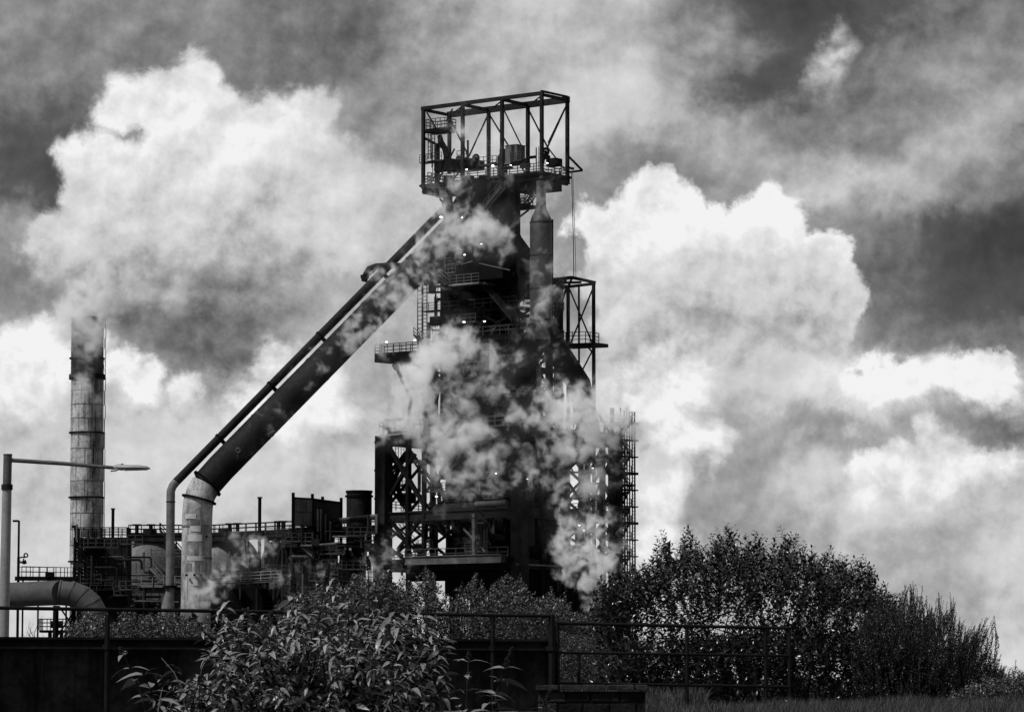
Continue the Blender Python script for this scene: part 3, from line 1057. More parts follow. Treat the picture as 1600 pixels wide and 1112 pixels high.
# deck and its girders
part('deck', G().slab([cuv(-0.4, -0.4, 0), cuv(-.4, cw + .4, 0), cuv(cl + .4, cw + .4, 0), cuv(cl + .4, -.4, 0)], zd_ - 0.75, zd_ - .45), M_SOOT, cage)
for v in (0, cw):
    beam(cuv(-0.4, v, zd_ - 0.95), cuv(cl + .2, v, zd_ - 0.95), 0.3, 1.1, M_SOOT, 'deck_girder', cage, i=True)
for u in us + [(us[0] + us[1]) / 2, (us[2] + us[3]) / 2]:
    beam(cuv(u, 0, zd_ - 1.2), cuv(u, cw, zd_ - 1.2), 0.3, 1.0, M_SOOT, 'deck_girder', cage)
part('girder_box', G().box(cuv(us[0] * .5 + us[1] * .5, cw * .5, zd_ - 1.6), 5.6, cw - 1, 1.8, UD, VD), M_SOOT, cage)
part('gusset', G().add([cuv(-0.2, 0.2, zd_ - 1.2), cuv(-0.2, cw, zd_ - 1.2), cuv(-0.2, cw * .25, zd_ - 2.6), cuv(-0.5, 0.2, zd_ - 1.2), cuv(-.5, cw, zd_ - 1.2), cuv(-.5, cw * .25, zd_ - 2.6)],
                        [(0, 1, 2), (5, 4, 3), (0, 3, 4, 1), (1, 4, 5, 2), (2, 5, 3, 0)]), M_STEEL, cage)
part('railing', G().railing([cuv(cl, cw, zd_ - .4), cuv(cl, 0, zd_ - .4), cuv(0, 0, zd_ - .4), cuv(0, cw, zd_ - .4), cuv(cl, cw, zd_ - .4)], 1.15, 1.4, 0.09, 3), M_RAIL, cage)
part('railing', G().railing([cuv(cl - .8, cw, zd_ - .4), cuv(cl - .8, 0, zd_ - .4)], 1.6, 0.8, 0.09, 3), M_RAIL, cage)
# bracket sticking out on the right, with the hanging cable
part('jib', G().bar(at(887, 243, 462), at(910, 266.5, 462), 0.28).bar(at(910.5, 266.5, 462), at(886, 269.5, 462), 0.26).bar(at(888, 262, 462), at(897, 264, 462), 0.3), M_STEEL, cage)
part('cable', G().tube([at(893, 268, 462), at(894.5, 320, 462), at(896, 380, 462), at(896.5, 437, 462)], 0.055, 6), M_STEEL, cage)
part('cable', G().tube([at(895, 268, 462), at(899, 390, 462), at(900, 437, 462)], 0.035, 6), M_STEEL, cage)
# little gallery high in the left end, with its ladder
g = G().slab([CL(665, 200) , CL(665, 200) + VD * 2.4, CL(694, 200) + VD * 2.4, CL(694, 200)], CL(680, 206).z, CL(680, 200).z)
g.bar(CL(664, 207), CL(700, 207, 2), 0.2, 0.3)
part('gallery_deck', g, M_SOOT, cage)
z_ = CL(680, 200).z
gp = [CL(666, 200), CL(695, 200)]
gp = [Vector((p.x, p.y, z_)) for p in gp]
part('railing', G().railing([gp[0] + VD * 2.4, gp[0], gp[1], gp[1] + VD * 2.4, gp[0] + VD * 2.4], 1.3, 0.8, 0.08, 3), M_RAIL, cage)
part('ladder', G().ladder(CL(671, 248, .4), CL(671, 205, .4), UD, 0.45, 0.5, 0.1).ladder(CL(677, 262, 1.0), CL(677, 205, 1.0), UD, 0.5, 0.5, 0.09), M_RAIL, cage)
part('duct_elbow', G().tube([CL(687, 212, 2), CL(689, 222, 2), CL(695, 232, 2), CL(697.5, 242, 2), CL(698, 268, 2)], [.35, .4, .42, .42, .42], 14), M_SOOT, cage, True)
# winding gear: sheave wheels, motor house, valve stacks
for (px, py, r) in ((717, 249.5, .55), (743.5, 247.5, .62), (852.5, 237.5, .62)):
    c = CL(px, py, 2.0)
    g = G().torus(c, r * .78, r * .26, VD, 22, 8)
    for k in range(4):
        a = k * math.pi / 4
        d = UD * math.cos(a) + Vector((0, 0, 1)) * math.sin(a)
        g.bar(c - d * r * .8, c + d * r * .8, 0.09)
    g.bar(c - VD * .25, c + VD * .25, 0.2)
    w = part('sheave_wheel', g, M_SOOT, cage, True)
    part('bearing_stand', G().bar(c - UD * .45 - Vector((0, 0, 1.6)), c, .22).bar(c + UD * .45 - Vector((0, 0, 1.6)), c, .22), M_SOOT, cage)
mh = CL(805, 242, 2.5)
part('motor_house', G().box(mh, 2.0, 1.8, 2.3, UD, VD).box(mh + Vector((0, 0, 1.2)), 2.1, 1.9, .14, UD, VD).box(mh + Vector((0, 0, -1.2)), 2.5, 2.0, .3, UD, VD), M_GIRD, cage)
part('valve_stack', G().lathe(CL(785, 250, 2), [(.7, zd_ - .3), (.7, CL(785, 245, 2).z), (.4, CL(785, 240, 2).z), (.4, CL(785, 233, 2).z)], 14), M_STEEL, cage, True)
part('winch', G().box(CL(730, 260, 3), 4.5, 2.0, 1.3, UD, VD).tube([CL(724, 256, 2), CL(738, 254, 2)], .55, 12), M_SOOT, cage)
part('winch', G().box(CL(866, 254, 3), 1.6, 1.5, 1.0, UD, VD).tube([CL(845, 246, 3), CL(858, 246, 3)], .3, 12), M_SOOT, cage)
part('control_box', G().box(CL(705, 258, 1), 1.2, 1.2, 1.6, UD, VD), M_SOOT, cage)
# stairs under the right end of the cage
part('landing', G().slab([CL(803, 320), CL(828, 320), CL(828, 320) + VD * 1.6, CL(803, 320) + VD * 1.6], CL(815, 326).z, CL(815, 321).z).bar(CL(803, 322), CL(828, 322), .15, .7), M_SOOT, cage)
zl_ = CL(815, 320).z
q = [Vector((p.x, p.y, zl_)) for p in (CL(803, 320), CL(822, 320))]
part('railing', G().railing([q[0], q[1]], 1.2, .8, .09, 3).railing([q[0] + VD * 1.5, q[1] + VD * 1.5], 1.2, .8, .09, 3), M_RAIL, cage)
part('stair', G().stair(CL(822, 321, .8), CL(840, 297, .8), VD, 1.0, 1.1, 0.1).stair(CL(858, 288, 1.5), CL(872, 276, 1.5), VD, 1.0, .6, 0.1), M_STEEL, cage)
part('strut', G().bar(CL(826, 328), CL(803, 346), 0.2), M_SOOT, cage)
beam(CL(802, 345), CL(802, 276), .3, .3, M_SOOT, 'post', cage)

# ---------------------------------------------------------------- lift frame on the right
YL = 462.0
lf = thing('lift_frame', 'slender cross braced steel frame with a small handrailed landing right of the gas vessel', 'steel frame', at(900, 1050, YL))
PL = at(893, 440, YL)
PL = Vector((PL.x, PL.y, 0))


def K(px, py, v=0.0):
    return plane_pt(px, py, PL + VD * v, (UD * -1 + VD * .25).normalized())


for (px, y0, y1, w, v) in ((888, 980, 448, .36, 0), (928, 980, 441, .36, 0), (868, 980, 448, .3, 0), (905, 980, 446, .2, 4)):
    p = K(px, 700, v)
    beam(Vector((p.x, p.y, 0)), Vector((p.x, p.y, K(px, y1, v).z)), w, w, M_STEEL, 'post', lf)
for (x1, y1, x2, y2, w) in ((863, 437, 894, 433.5, .42), (894, 433.5, 930, 441.5, .42), (863, 450, 888, 448, .45), (888, 448, 930, 443, .35), (894, 433.5, 888, 448, .25), (872, 442, 908, 441, .3),
                            (885, 451, 866, 501, .26), (890, 452, 927, 540, .17), (927, 449, 890, 540, .17), (890, 546, 910, 582, .17), (927, 545, 908, 582, .17), (908, 580, 928, 612, .17), (908, 580, 890, 612, .17), (888, 615, 928, 615, .22),
                            (890, 615, 927, 690, .17), (927, 615, 890, 690, .17)):
    beam(K(x1, y1), K(x2, y2), w, w, M_STEEL, 'brace', lf)
part('landing', G().slab([K(874, 538), K(930, 538), K(930, 538) + VD * 3, K(874, 538) + VD * 3], K(900, 541.5).z, K(900, 536).z), M_STEEL, lf)
zr = K(900, 536).z
part('railing', G().railing([Vector((K(px, 538).x, K(px, 538).y, zr)) for px in (874, 915)], 1.5, 1.0, .09, 3), M_RAIL, lf)
part('railing', G().railing([Vector((K(915, 538).x, K(915, 538).y, zr)), Vector((K(915, 538).x, K(915, 538).y, zr)) + VD * 3], 1.5, 1.0, .09, 3), M_RAIL, lf)
part('hanging_bracket', G().bar(K(918, 541), K(927, 552), .2), M_STEEL, lf)

# ---------------------------------------------------------------- stair tower at the right edge
st = thing('stair_tower', 'narrow scaffold stair tower of thin ladders and landings at the right edge of the furnace', 'stair tower', Q(978, 1060, -1.0))
ZB, ZT = 0.0, Q(980, 642, -1).z
for px, w, dv in ((965.5, .42, 0), (976, .16, 0), (984, .14, 0), (988, .12, 0), (992, .16, 0), (970, .14, 3), (980, .14, 3)):
    p = Q(px, 800, -1.0 - dv)
    beam(Vector((p.x, p.y, ZB)), Vector((p.x, p.y, ZT if px > 966 else Q(px, 690, -1).z)), w, w, M_SOOT, 'post', st)
ys = list(range(660, 960, 26))
for i, py in enumerate(ys):
    a, b = Q(965, py, -1.0), Q(992, py, -1.0)
    b.z = a.z
    part('landing', G().bar(a, b, 1.2, 0.16 if i % 3 else 0.34), M_SOOT, st)
    part('railing', G().railing([a + UD * .6, b + UD * .6], 1.1, .9, .08, 2), M_SOOT, st)
    c, d = (967, 981) if i % 2 else (981, 967)
    part('stair', G().stair(Q(c, py, -1.3), Q(d, py + 26, -1.3), UD, .8, .9, .08), M_SOOT, st)
p = Q(990, 800, -1)
part('ladder', G().ladder(Vector((p.x, p.y, 0)), Vector((p.x, p.y, ZT)), VD, 0.45, 0.45, .09), M_SOOT, st)
part('cross_brace', G().bar(Q(966, 752, -1), Q(978, 730, -1), .2).bar(Q(966, 758, -1), Q(992, 758, -1), .3).bar(Q(966, 798, -1), Q(984, 798, -1), .2, .9), M_SOOT, st)

# ---------------------------------------------------------------- downcomer and companion pipe
dc = thing('downcomer_pipe', 'thick black gas pipe slanting down from the furnace head into a pale vertical pipe', 'gas pipe', at(307, 1060, 455))
Yl, Yh = 455.0, 464.0


def DP(px, py):
    """plane of the downcomer: nearer at its foot"""
    t = (px - 300) / 400.0
    return at(px, py, Yl + (Yh - Yl) * t)


rd = 23.4 * 457 / FPX
part('inclined_pipe', G().tube([DP(322, 757), DP(345, 731), DP(560, 512), DP(700, 369), DP(735, 333)], rd, 36), M_PIPE_D, dc, True)
part('vertical_pipe', G().tube([DP(305, 1040), DP(306.5, 900), DP(308.5, 800), DP(310, 784), DP(314, 771), DP(322, 757)], rd, 36), M_PIPE_L, dc, True)
part('flange', G().ring(DP(324, 755), DP(340, 738) - DP(322, 757), rd, 0.36, 0.22, 36), M_SOOT, dc)
part('flange', G().ring(DP(311, 780), DP(318, 764) - DP(308, 800), rd, 0.36, 0.22, 36), M_SOOT, dc)
for py in (822, 872, 915):
    part('weld_band', G().ring(DP(307.5, py), (0, 0, 1), rd, 0.03, 0.25, 36), M_PIPE_M, dc)
for (px, py) in ((291.5, 898), (304, 898), (314, 898), (323, 838)):
    c = at(px, py, Yl - rd * 0.98)
    part('nozzle', G().tube([c, c + Vector((0, -0.35, 0))], 0.16, 10), M_SOOT, dc, True)
part('valve_wheel', G().torus(at(372, 703, Yl - rd - .2), .28, .08, (0, 1, .3), 16, 6).bar(at(371.5, 706, Yl - rd), at(371, 716, Yl - rd + .3), .1), M_GIRD, dc)
# replaced plates on the pale vertical leg: curved sheets a few millimetres proud
def curved_plate(c, r, a0, a1, z0, z1, mat, name='patch_plate', parent=None):
    n = 10
    vs = []
    for rr_ in (r, r + .035):
        for z in (z0, z1):
            for i in range(n + 1):
                a = a0 + (a1 - a0) * i / n
                vs.append((c.x + rr_ * math.cos(a), c.y + rr_ * math.sin(a), z))
    m_ = n + 1
    fs = []
    for i in range(n):
        fs += [(2 * m_ + i, 2 * m_ + i + 1, 3 * m_ + i + 1, 3 * m_ + i), (i, m_ + i, m_ + i + 1, i + 1), (m_ + i, 3 * m_ + i, 3 * m_ + i + 1, m_ + i + 1), (i, i + 1, 2 * m_ + i + 1, 2 * m_ + i)]
    fs += [(0, 2 * m_, 3 * m_, m_), (n, m_ + n, 3 * m_ + n, 2 * m_ + n)]
    return part(name, G().add(vs, fs), mat, parent)


M_P1 = metal('newer_plate_paint', 0.42, 0.2, 0.5, 0.3, 0.8, 0.3, dark=.6)
M_P2 = metal('rusted_plate', 0.14, 0.5, 0.7, 0.5, 0.8, 0.2, dark=.4)
for (y0, y1, a0, a1, mt) in ((836, 846, -2.1, -1.1, M_P1), (822, 831, -1.9, -1.2, M_P1), (848, 868, -1.65, -1.35, M_P2), (869, 876, -2.15, -1.0, M_P1), (876, 897, -1.6, -1.25, M_P2), (812, 820, -1.9, -1.3, M_P2),
                              (803, 811, -2.3, -1.5, M_P1), (880, 893, -2.3, -1.8, M_P2), (905, 915, -2.0, -1.4, M_P1), (918, 940, -1.3, -.9, M_P2)):
    cc = DP(307, (y0 + y1) / 2)
    curved_plate(cc, rd + .001, a0, a1, at(307, y1, Yl).z, at(307, y0, Yl).z, mt, parent=dc)
# plate seams of the incline
for i_ in range(1, 24):
    c = DP(345, 731).lerp(DP(700, 369), i_ / 24)
    part('weld_band', G().ring(c, DP(700, 369) - DP(345, 731), rd, 0.02, 0.14, 36), M_PIPE_D, dc)
# stiffening rings along the incline, painted like the pipe
for t in (0.18, 0.42, 0.66, 0.86):
    c = DP(345, 731).lerp(DP(700, 369), t)
    part('stiffener', G().ring(c, DP(700, 369) - DP(345, 731), rd, 0.05, 0.2, 36), M_PIPE_D, dc)

cp = thing('companion_pipe', 'slim grey pipe running parallel above the thick slanting gas pipe', 'pipe', at(267, 1060, 455))
off = Vector((-0.70, 0, 0.715)) * (rd + 0.40 + 0.56)
r2 = 6.7 * 457 / FPX


def CPp(px, py):
    return DP(px, py) + off


a1 = DP(345, 731) + off
a2 = DP(700, 369) + off
dirp = (a1 - a2).normalized()
# meet the vertical leg at px 267
vx = at(267, 775, Yl).x
k = (a1.x - vx) / -dirp.x
corner = a1 + dirp * k
Zc = Vector((0, 0, 1))
elb = [corner - dirp * 1.0, corner - dirp * .35 - Zc * .1, corner - Zc * .5, corner - Zc * 1.1]
part('inclined_pipe', G().tube([a2 - dirp * 2.0, a1, elb[0]], r2, 20), M_PIPE_D, cp, True)
part('elbow', G().tube(elb, r2, 20), M_PIPE_M, cp, True)
part('vertical_pipe', G().tube([elb[-1], Vector((elb[-1].x, elb[-1].y, at(0, 925, Yl).z)), Vector((elb[-1].x - .25, elb[-1].y, at(0, 948, Yl).z)), Vector((elb[-1].x - .25, elb[-1].y, 0))], [r2, r2, r2 * 1.5, r2 * 1.5], 20), M_PIPE_M, cp, True)
part('joint_collar', G().ring(elb[-1] - Zc * .8, (0, 0, 1), r2, .06, .12, 20), M_SOOT, cp)
part('support_collar', G().ring(Vector((elb[-1].x, elb[-1].y, at(0, 916, Yl).z)), (0, 0, 1), r2, .4, .3, 20), M_SOOT, cp)
for (px, py) in ((348, 690), (428, 607), (505, 530), (601, 430)):
    q1 = DP(px, py)
    base = DP(345, 731)
    ax = (DP(700, 369) - base).normalized()
    tt = (q1 - base).dot(ax)
    s0 = base + ax * tt
    nrm = off.normalized()
    g = G().bar(s0 + nrm * (rd - .1), s0 + nrm * (rd + .45), 0.35, 0.5, ax)
    g.ring(s0 + off, ax, r2, .1, .3, 20)
    part('bracket', g, M_SOOT, cp)

# lit lamps on the tower
for (px, py, Y, r) in ((604, 534, 459, .26), (648, 531, 452, .24), (725, 503, 446, .26), (757, 502, 446, .24), (770, 259, 455, .26), (689, 339, 462, .28), (752, 381, 447, .18), (726, 398, 447, .18), (722, 340, 447, .16),
                       (775, 739, 446, .18), (682, 775, 455, .22), (855, 255, 455, .2), (798, 258, 455, .16), (729, 265, 455, .2), (905, 820, 446, .2), (912, 828, 446, .14), (824, 748, 446, .12), (926, 731, 446, .14)):
    c = at(px, py, Y)
    r *= .66
    lp = part('flood_lamp', G().lathe(c, [(r * .5, c.z - r * .5), (r, c.z - .1 * r), (r * .9, c.z + r * .3)], 10), M_LAMP, tower, True)
    part('lamp_hood', G().lathe(c, [(r * 1.25, c.z + r * .3), (r * 1.1, c.z + r * .8), (r * .4, c.z + r * 1.2)], 10), M_STEEL, lp, True)
    part('lamp_bracket', G().bar(c + Vector((0, .1, 0)), c + Vector((0, 1.2, 0)), .08), M_STEEL, lp)


# ---------------------------------------------------------------- the tangle of small pipes, brackets, landings and boxes hung in the frames
rc = random.Random(77)


def clutter(x0, x1, y0, y1, v0, v1, n, face='L', light=.2):
    for _ in range(n):
        px, py, v = rc.uniform(x0, x1), rc.uniform(y0, y1), rc.uniform(v0, v1)
        P_ = L(px, py, v) if face == 'L' else Q(px, py, v)
        H, V_ = (UD, VD) if face == 'L' else (VD, UD)
        Z = Vector((0, 0, 1))
        q = rc.random()
        mt = M_GIRD if rc.random() < light else (M_STEEL if rc.random() < .5 else M_SOOT)
        if q < .20:
            ln = rc.uniform(1.5, 5)
            r_ = rc.uniform(.08, .28)
            a = P_ - H * ln / 2
            part('pipe', G().tube([a, a + H * ln * .6, a + H * (ln * .6 + .3) - Z * .3, a + H * (ln * .6 + .35) - Z * rc.uniform(1, 3)], r_, 8), mt, smooth=True)
        elif q < .36:
            ln = rc.uniform(2, 7)
            part('standpipe', G().tube([P_ - Z * ln / 2, P_ + Z * ln / 2], rc.uniform(.06, .3), 8), mt, smooth=True)
        elif q < .56:
            w = rc.uniform(1.5, 3.6)
            a, b = P_ - H * w / 2, P_ + H * w / 2
            g = G().bar(a, b, rc.uniform(.8, 1.4), .18)
            g.railing([a - V_ * .6, b - V_ * .6], 1.1, rc.uniform(.6, 1.1), .07, rc.choice((2, 3)))
            part('landing', g, M_RAIL if rc.random() > light * 1.6 else M_GIRD)
        elif q < .70:
            part('equipment_box', G().box(P_, rc.uniform(.5, 1.8), rc.uniform(.5, 1.4), rc.uniform(.5, 1.6), UD, VD), mt)
        elif q < .84:
            d = Vector((H.x * rc.choice((-1, 1)), H.y * rc.choice((-1, 1)), rc.uniform(.5, 1.6)))
            d = (H * rc.choice((-1, 1)) + Z * rc.uniform(.5, 1.6)).normalized()
            ln = rc.uniform(2, 5)
            part('strut', G().bar(P_ - d * ln / 2, P_ + d * ln / 2, rc.uniform(.12, .28)), mt)
        elif q < .93:
            h = rc.uniform(2.5, 6)
            part('ladder', G().ladder(P_ - Z * h / 2, P_ + Z * h / 2, H, .5, .5, .07), M_RAIL)
        else:
            s_ = rc.choice((-1, 1))
            part('stair', G().stair(P_, P_ + H * 3.0 * s_ + Z * 2.6, V_, .8, 1.0, .07), M_RAIL)


clutter(668, 800, 445, 650, n0_ - 1.2, n0_ + 6, 75)
clutter(812, 862, 460, 650, 0.0, 8.0, 26, 'Q')
clutter(690, 800, 290, 430, 0.5, 3.5, 34)
clutter(612, 800, 700, 786, 1.0, 8.0, 40)
clutter(640, 800, 806, 862, 0.8, 7.0, 36, light=.3)
clutter(828, 950, 700, 786, -.4, 4.0, 18, 'Q')
clutter(828, 950, 806, 930, -.4, 1.0, 20, 'Q')
clutter(668, 850, 246, 264, 7.0, 11.0, 22)
clutter(590, 960, 652, 672, 0.5, 8.0, 26)
sundry = thing('yard_pipework', 'tangle of small pipes, valves and landings along the yard left of the furnace', 'pipework', at(380, 1060, 464))
# plant along the stoves and pipe racks
for (x0, x1, y0, y1, Y, n) in ((205, 262, 885, 915, 470, 10), (335, 440, 885, 915, 468, 16), (440, 590, 830, 940, 458, 60), (170, 300, 925, 950, 463, 14), (116, 200, 842, 930, 444, 18)):
    for _ in range(n):
        P_ = at(rc.uniform(x0, x1), rc.uniform(y0, y1), Y + rc.uniform(-2, 2))
        X_, Z = Vector((1, 0, 0)), Vector((0, 0, 1))
        q = rc.random()
        mt = M_GIRD if rc.random() < .2 else M_STEEL
        if q < .3:
            ln = rc.uniform(1.5, 5)
            part('pipe', G().tube([P_, P_ + X_ * ln, P_ + X_ * (ln + .25) - Z * .25, P_ + X_ * (ln + .3) - Z * rc.uniform(1, 2.5)], rc.uniform(.07, .2), 8), mt, sundry, True)
        elif q < .5:
            ln = rc.uniform(1.5, 4)
            part('standpipe', G().tube([P_, P_ + Z * ln], rc.uniform(.07, .2), 8), mt, sundry, True)
        elif q < .75:
            w = rc.uniform(1.5, 4)
            part('landing', G().bar(P_, P_ + X_ * w, 1, .16).railing([P_ - Vector((0, .5, 0)), P_ + X_ * w - Vector((0, .5, 0))], 1.1, 1, .07, 2), M_RAIL, sundry)
        else:
            part('equipment_box', G().box(P_, rc.uniform(.5, 1.6), 1, rc.uniform(.4, 1.4)), mt, sundry)


# ================================================================ CHIMNEY
YCH = 560.0
ch = thing('chimney', 'tall pale metal chimney streaked with soot, its top lost in steam', 'chimney', at(134, 1060, YCH))
c0 = at(134, 1060, YCH)
k = YCH / FPX


def chz(py):
    return at(134, py, YCH).z


c1 = at(136.5, 500, YCH)


def chc(py):
    t = (1060 - py) / 560.0
    return c0.lerp(c1, t)


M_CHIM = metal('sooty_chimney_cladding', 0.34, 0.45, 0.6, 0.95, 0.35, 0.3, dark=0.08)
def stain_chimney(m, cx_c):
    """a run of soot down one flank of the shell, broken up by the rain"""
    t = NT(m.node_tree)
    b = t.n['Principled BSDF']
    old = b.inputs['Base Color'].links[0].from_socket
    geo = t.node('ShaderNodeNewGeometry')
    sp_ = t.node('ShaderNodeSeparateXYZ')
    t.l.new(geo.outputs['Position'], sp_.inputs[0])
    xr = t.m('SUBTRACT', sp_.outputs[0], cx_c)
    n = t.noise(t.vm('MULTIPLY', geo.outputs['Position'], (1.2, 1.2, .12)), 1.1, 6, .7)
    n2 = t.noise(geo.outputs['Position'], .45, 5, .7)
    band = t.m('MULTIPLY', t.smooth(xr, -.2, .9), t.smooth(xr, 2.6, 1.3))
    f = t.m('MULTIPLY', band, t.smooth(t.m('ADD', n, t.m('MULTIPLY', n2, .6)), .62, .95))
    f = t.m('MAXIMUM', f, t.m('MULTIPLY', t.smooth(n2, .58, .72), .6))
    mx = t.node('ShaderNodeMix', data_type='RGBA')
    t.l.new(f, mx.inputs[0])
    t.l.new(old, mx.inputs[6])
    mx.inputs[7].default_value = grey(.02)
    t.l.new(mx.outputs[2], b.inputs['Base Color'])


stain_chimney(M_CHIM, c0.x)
M_CHIM_TOP = metal('blackened_chimney_head', 0.035, 0.8, 0.7, 0.8, 0.4, 0.2, dark=0.2)
secs = [1060, 877, 777, 676, 589, 560, 496]
for i in range(len(secs) - 1):
    ya, yb = secs[i], secs[i + 1]
    ra, rb_ = (26.6 - 1.4 * (1060 - ya) / 560) * k, (26.6 - 1.4 * (1060 - yb) / 560) * k
    za, zb_ = max(chz(ya), 0), chz(yb)
    g = G().lathe((c0.x + (c1.x - c0.x) * (1060 - ya) / 560, c0.y, 0), [(ra, za), (rb_, zb_)], 40)
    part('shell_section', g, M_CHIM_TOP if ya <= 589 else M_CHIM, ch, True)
    # rolled plates: proud seam straps
    ns = 4
    g = G()
    for j in range(1, ns):
        z = za + (zb_ - za) * j / ns
        g.ring((c0.x + (c1.x - c0.x) * (1060 - ya) / 560, c0.y, z), (0, 0, 1), (ra + rb_) / 2, 0.035, 0.10, 40)
    for j in range(ns):
        for q in range(5):
            a = 3.6 + q * 0.62 + (j % 2) * 0.31 + i * 0.2
            p = Vector((c0.x + ra * 1.0 * math.cos(a), c0.y + ra * math.sin(a), za + (zb_ - za) * j / ns))
            g.bar(p, p + Vector((0, 0, (zb_ - za) / ns)), 0.08)
    part('seam_strap', g, M_CHIM_TOP if ya <= 589 else M_GIRD, ch, kind='stuff')
    if i:
        part('collar', G().ring((c0.x + (c1.x - c0.x) * (1060 - ya) / 560, c0.y, za), (0, 0, 1), ra, 0.26 if ya != 589 else .3, 0.22 if ya != 589 else 0.8, 40), M_SOOT, ch)

# ================================================================ HOT BLAST STOVES
YS = 490.0
M_STOVE = metal('dull_stove_plate', 0.085, 0.35, 0.6, 0.5, 0.3, 0.45, dark=0.4)
for n_, (px, lab) in enumerate(((232, 'domed hot blast stove standing behind the slim grey pipe, leftmost of three'),
                                (350, 'domed hot blast stove just right of the thick pale vertical pipe'),
                                (462, 'domed hot blast stove mostly hidden behind the sheeted hopper house'))):
    r = 56 * YS / FPX
    c = at(px, 1060, YS)
    t = thing('hot_blast_stove', lab, 'stove', (c.x, c.y, 0), 'hot blast stoves')
    zt0 = at(px, 833 - n_ * 1.5, YS).z
    zs = zt0 - r * 0.95
    prof = [(r, 0), (r, zs)] + [(r * math.cos(a), zs + r * 0.95 * math.sin(a)) for a in [i * math.pi / 2 / 12 for i in range(1, 12)]] + [(0.4, zt0)]
    part('shell', G().lathe(c, prof, 40), M_STOVE, t, True)
    for q in range(3):
        part('shell_band', G().ring((c.x, c.y, zs - 2 - 4.5 * q), (0, 0, 1), r, .08, .25, 40), M_STEEL, t)
    part('crown_flange', G().lathe(c, [(1.0, zt0 - .4), (1.0, zt0 + .5)], 20), M_STEEL, t, True)

# platform over the stoves, climbing nearer to the furnace
sw = thing('stove_gangway', 'long dark steel gangway with handrails running over the domed stoves towards the furnace', 'walkway', at(400, 830, YS))
gz = at(232, 836, YS).z


def GW(px, Y=None):
    Y = Y if Y else YS - 3 - max(0, (px - 330)) / 260.0 * 24
    p = at(px, 830, Y)
    return Vector((p.x, p.y, gz))


for a, b in ((202, 262), (262, 335), (330, 400), (400, 460), (460, 520), (520, 590)):
    A_, B_ = GW(a), GW(b)
    part('deck', G().bar(A_ + Vector((0, 0, .1)), B_ + Vector((0, 0, .1)), 1.8, 0.25), M_STEEL, sw)
    part('girder', G().ibeam(A_ + Vector((0, -1, -.55)), B_ + Vector((0, -1, -.55)), .3, 0.9), M_STEEL, sw)
    part('railing', G().railing([A_ + Vector((0, -1, .2)), B_ + Vector((0, -1, .2))], 1.1, 1.8, .1, 2), M_STEEL, sw)
    part('railing', G().railing([A_ + Vector((0, 1, .2)), B_ + Vector((0, 1, .2))], 1.1, 2.2, .08, 2), M_STEEL, sw)
for px in (215, 237, 360, 372, 436, 443):
    p = GW(px)
    part('pulley_frame', G().bar(p + Vector((0, -1, .2)), p + Vector((0, -1, 1.4)), .45, .3).bar(p + Vector((-.6, -1, 1.3)), p + Vector((.6, -1, 1.3)), .25), M_SOOT, sw)
for px in (383, 388, 430, 436, 210, 254):
    p = GW(px)
    part('hanger', G().bar(p, Vector((p.x + .5, p.y, 0)), .16), M_STEEL, sw)
part('pipe', G().tube([at(507, 814, 470), at(590, 805, 462)], .22, 10), M_GIRD, sw, True)
part('pipe', G().tube([at(507, 818, 470), at(590, 809, 462)], .22, 10), M_STEEL, sw, True)
part('stair', G().stair(at(250, 828, 480), at(288, 872, 480), (0, 1, 0), 1, 1.0, .1), M_STEEL, sw)

# slim vent pipe between the domes
p = at(404, 1060, 478)
v_ = thing('vent_pipe', 'thin black vent pipe rising between two stove domes', 'vent pipe', (p.x, p.y, 0))
part('tube', G().tube([(p.x, p.y, 0), (p.x, p.y, at(0, 777, 478).z)], 0.24, 10), M_SOOT, v_, True)
part('cap', G().tube([(p.x, p.y, at(0, 778, 478).z), (p.x, p.y, at(0, 776, 478).z)], 0.36, 10), M_SOOT, v_, True)

# sheeted hopper house on legs
hh = thing('hopper_house', 'square sheet metal hopper house on legs with one side coloured paler as if lit, beside the round tank', 'hopper', at(488, 1060, 462))
A0, B0, C0 = at(458, 800, 459), at(488, 800, 462), at(533, 800, 472)
D0 = A0 + (C0 - B0)
zt1, zb1 = at(458, 777.5, 459).z, at(488, 822, 462).z
g = G().slab([A0, D0, C0, B0][::-1], zb1, zt1)
part('sheet_wall', g, M_STEEL, hh)
# lit end: sunlight put into the colour of paler panels, each a separate piece
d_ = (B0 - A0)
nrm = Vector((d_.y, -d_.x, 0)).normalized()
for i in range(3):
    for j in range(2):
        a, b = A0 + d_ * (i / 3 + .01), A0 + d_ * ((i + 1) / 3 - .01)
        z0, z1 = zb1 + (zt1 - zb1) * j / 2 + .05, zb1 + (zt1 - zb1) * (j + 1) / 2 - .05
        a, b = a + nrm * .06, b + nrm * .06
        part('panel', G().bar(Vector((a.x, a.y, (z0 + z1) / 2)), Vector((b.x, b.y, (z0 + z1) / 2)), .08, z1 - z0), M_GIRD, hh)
part('roof_rim', G().bar(Vector((A0.x, A0.y, zt1)), Vector((B0.x, B0.y, zt1)), .2, .25).bar(Vector((B0.x, B0.y, zt1)), Vector((C0.x, C0.y, zt1)), .2, .25), M_SOOT, hh)
for P_ in (A0, B0, C0, D0):
    part('corner_post', G().bar(Vector((P_.x, P_.y, 0)), Vector((P_.x, P_.y, zt1 + .7)), .3), M_SOOT, hh)
part('hopper_cone', G().lathe((A0 + C0) / 2, [(.8, zb1 - 5), (2.9, zb1)], 4), M_SOOT, hh)
part('side_wall', G().bar(Vector((A0.x, A0.y, zb1 - 2.2)) + nrm * .2, Vector((B0.x, B0.y, zb1 - 2.2)) + nrm * .2, .1, 3.6), M_STEEL, hh)
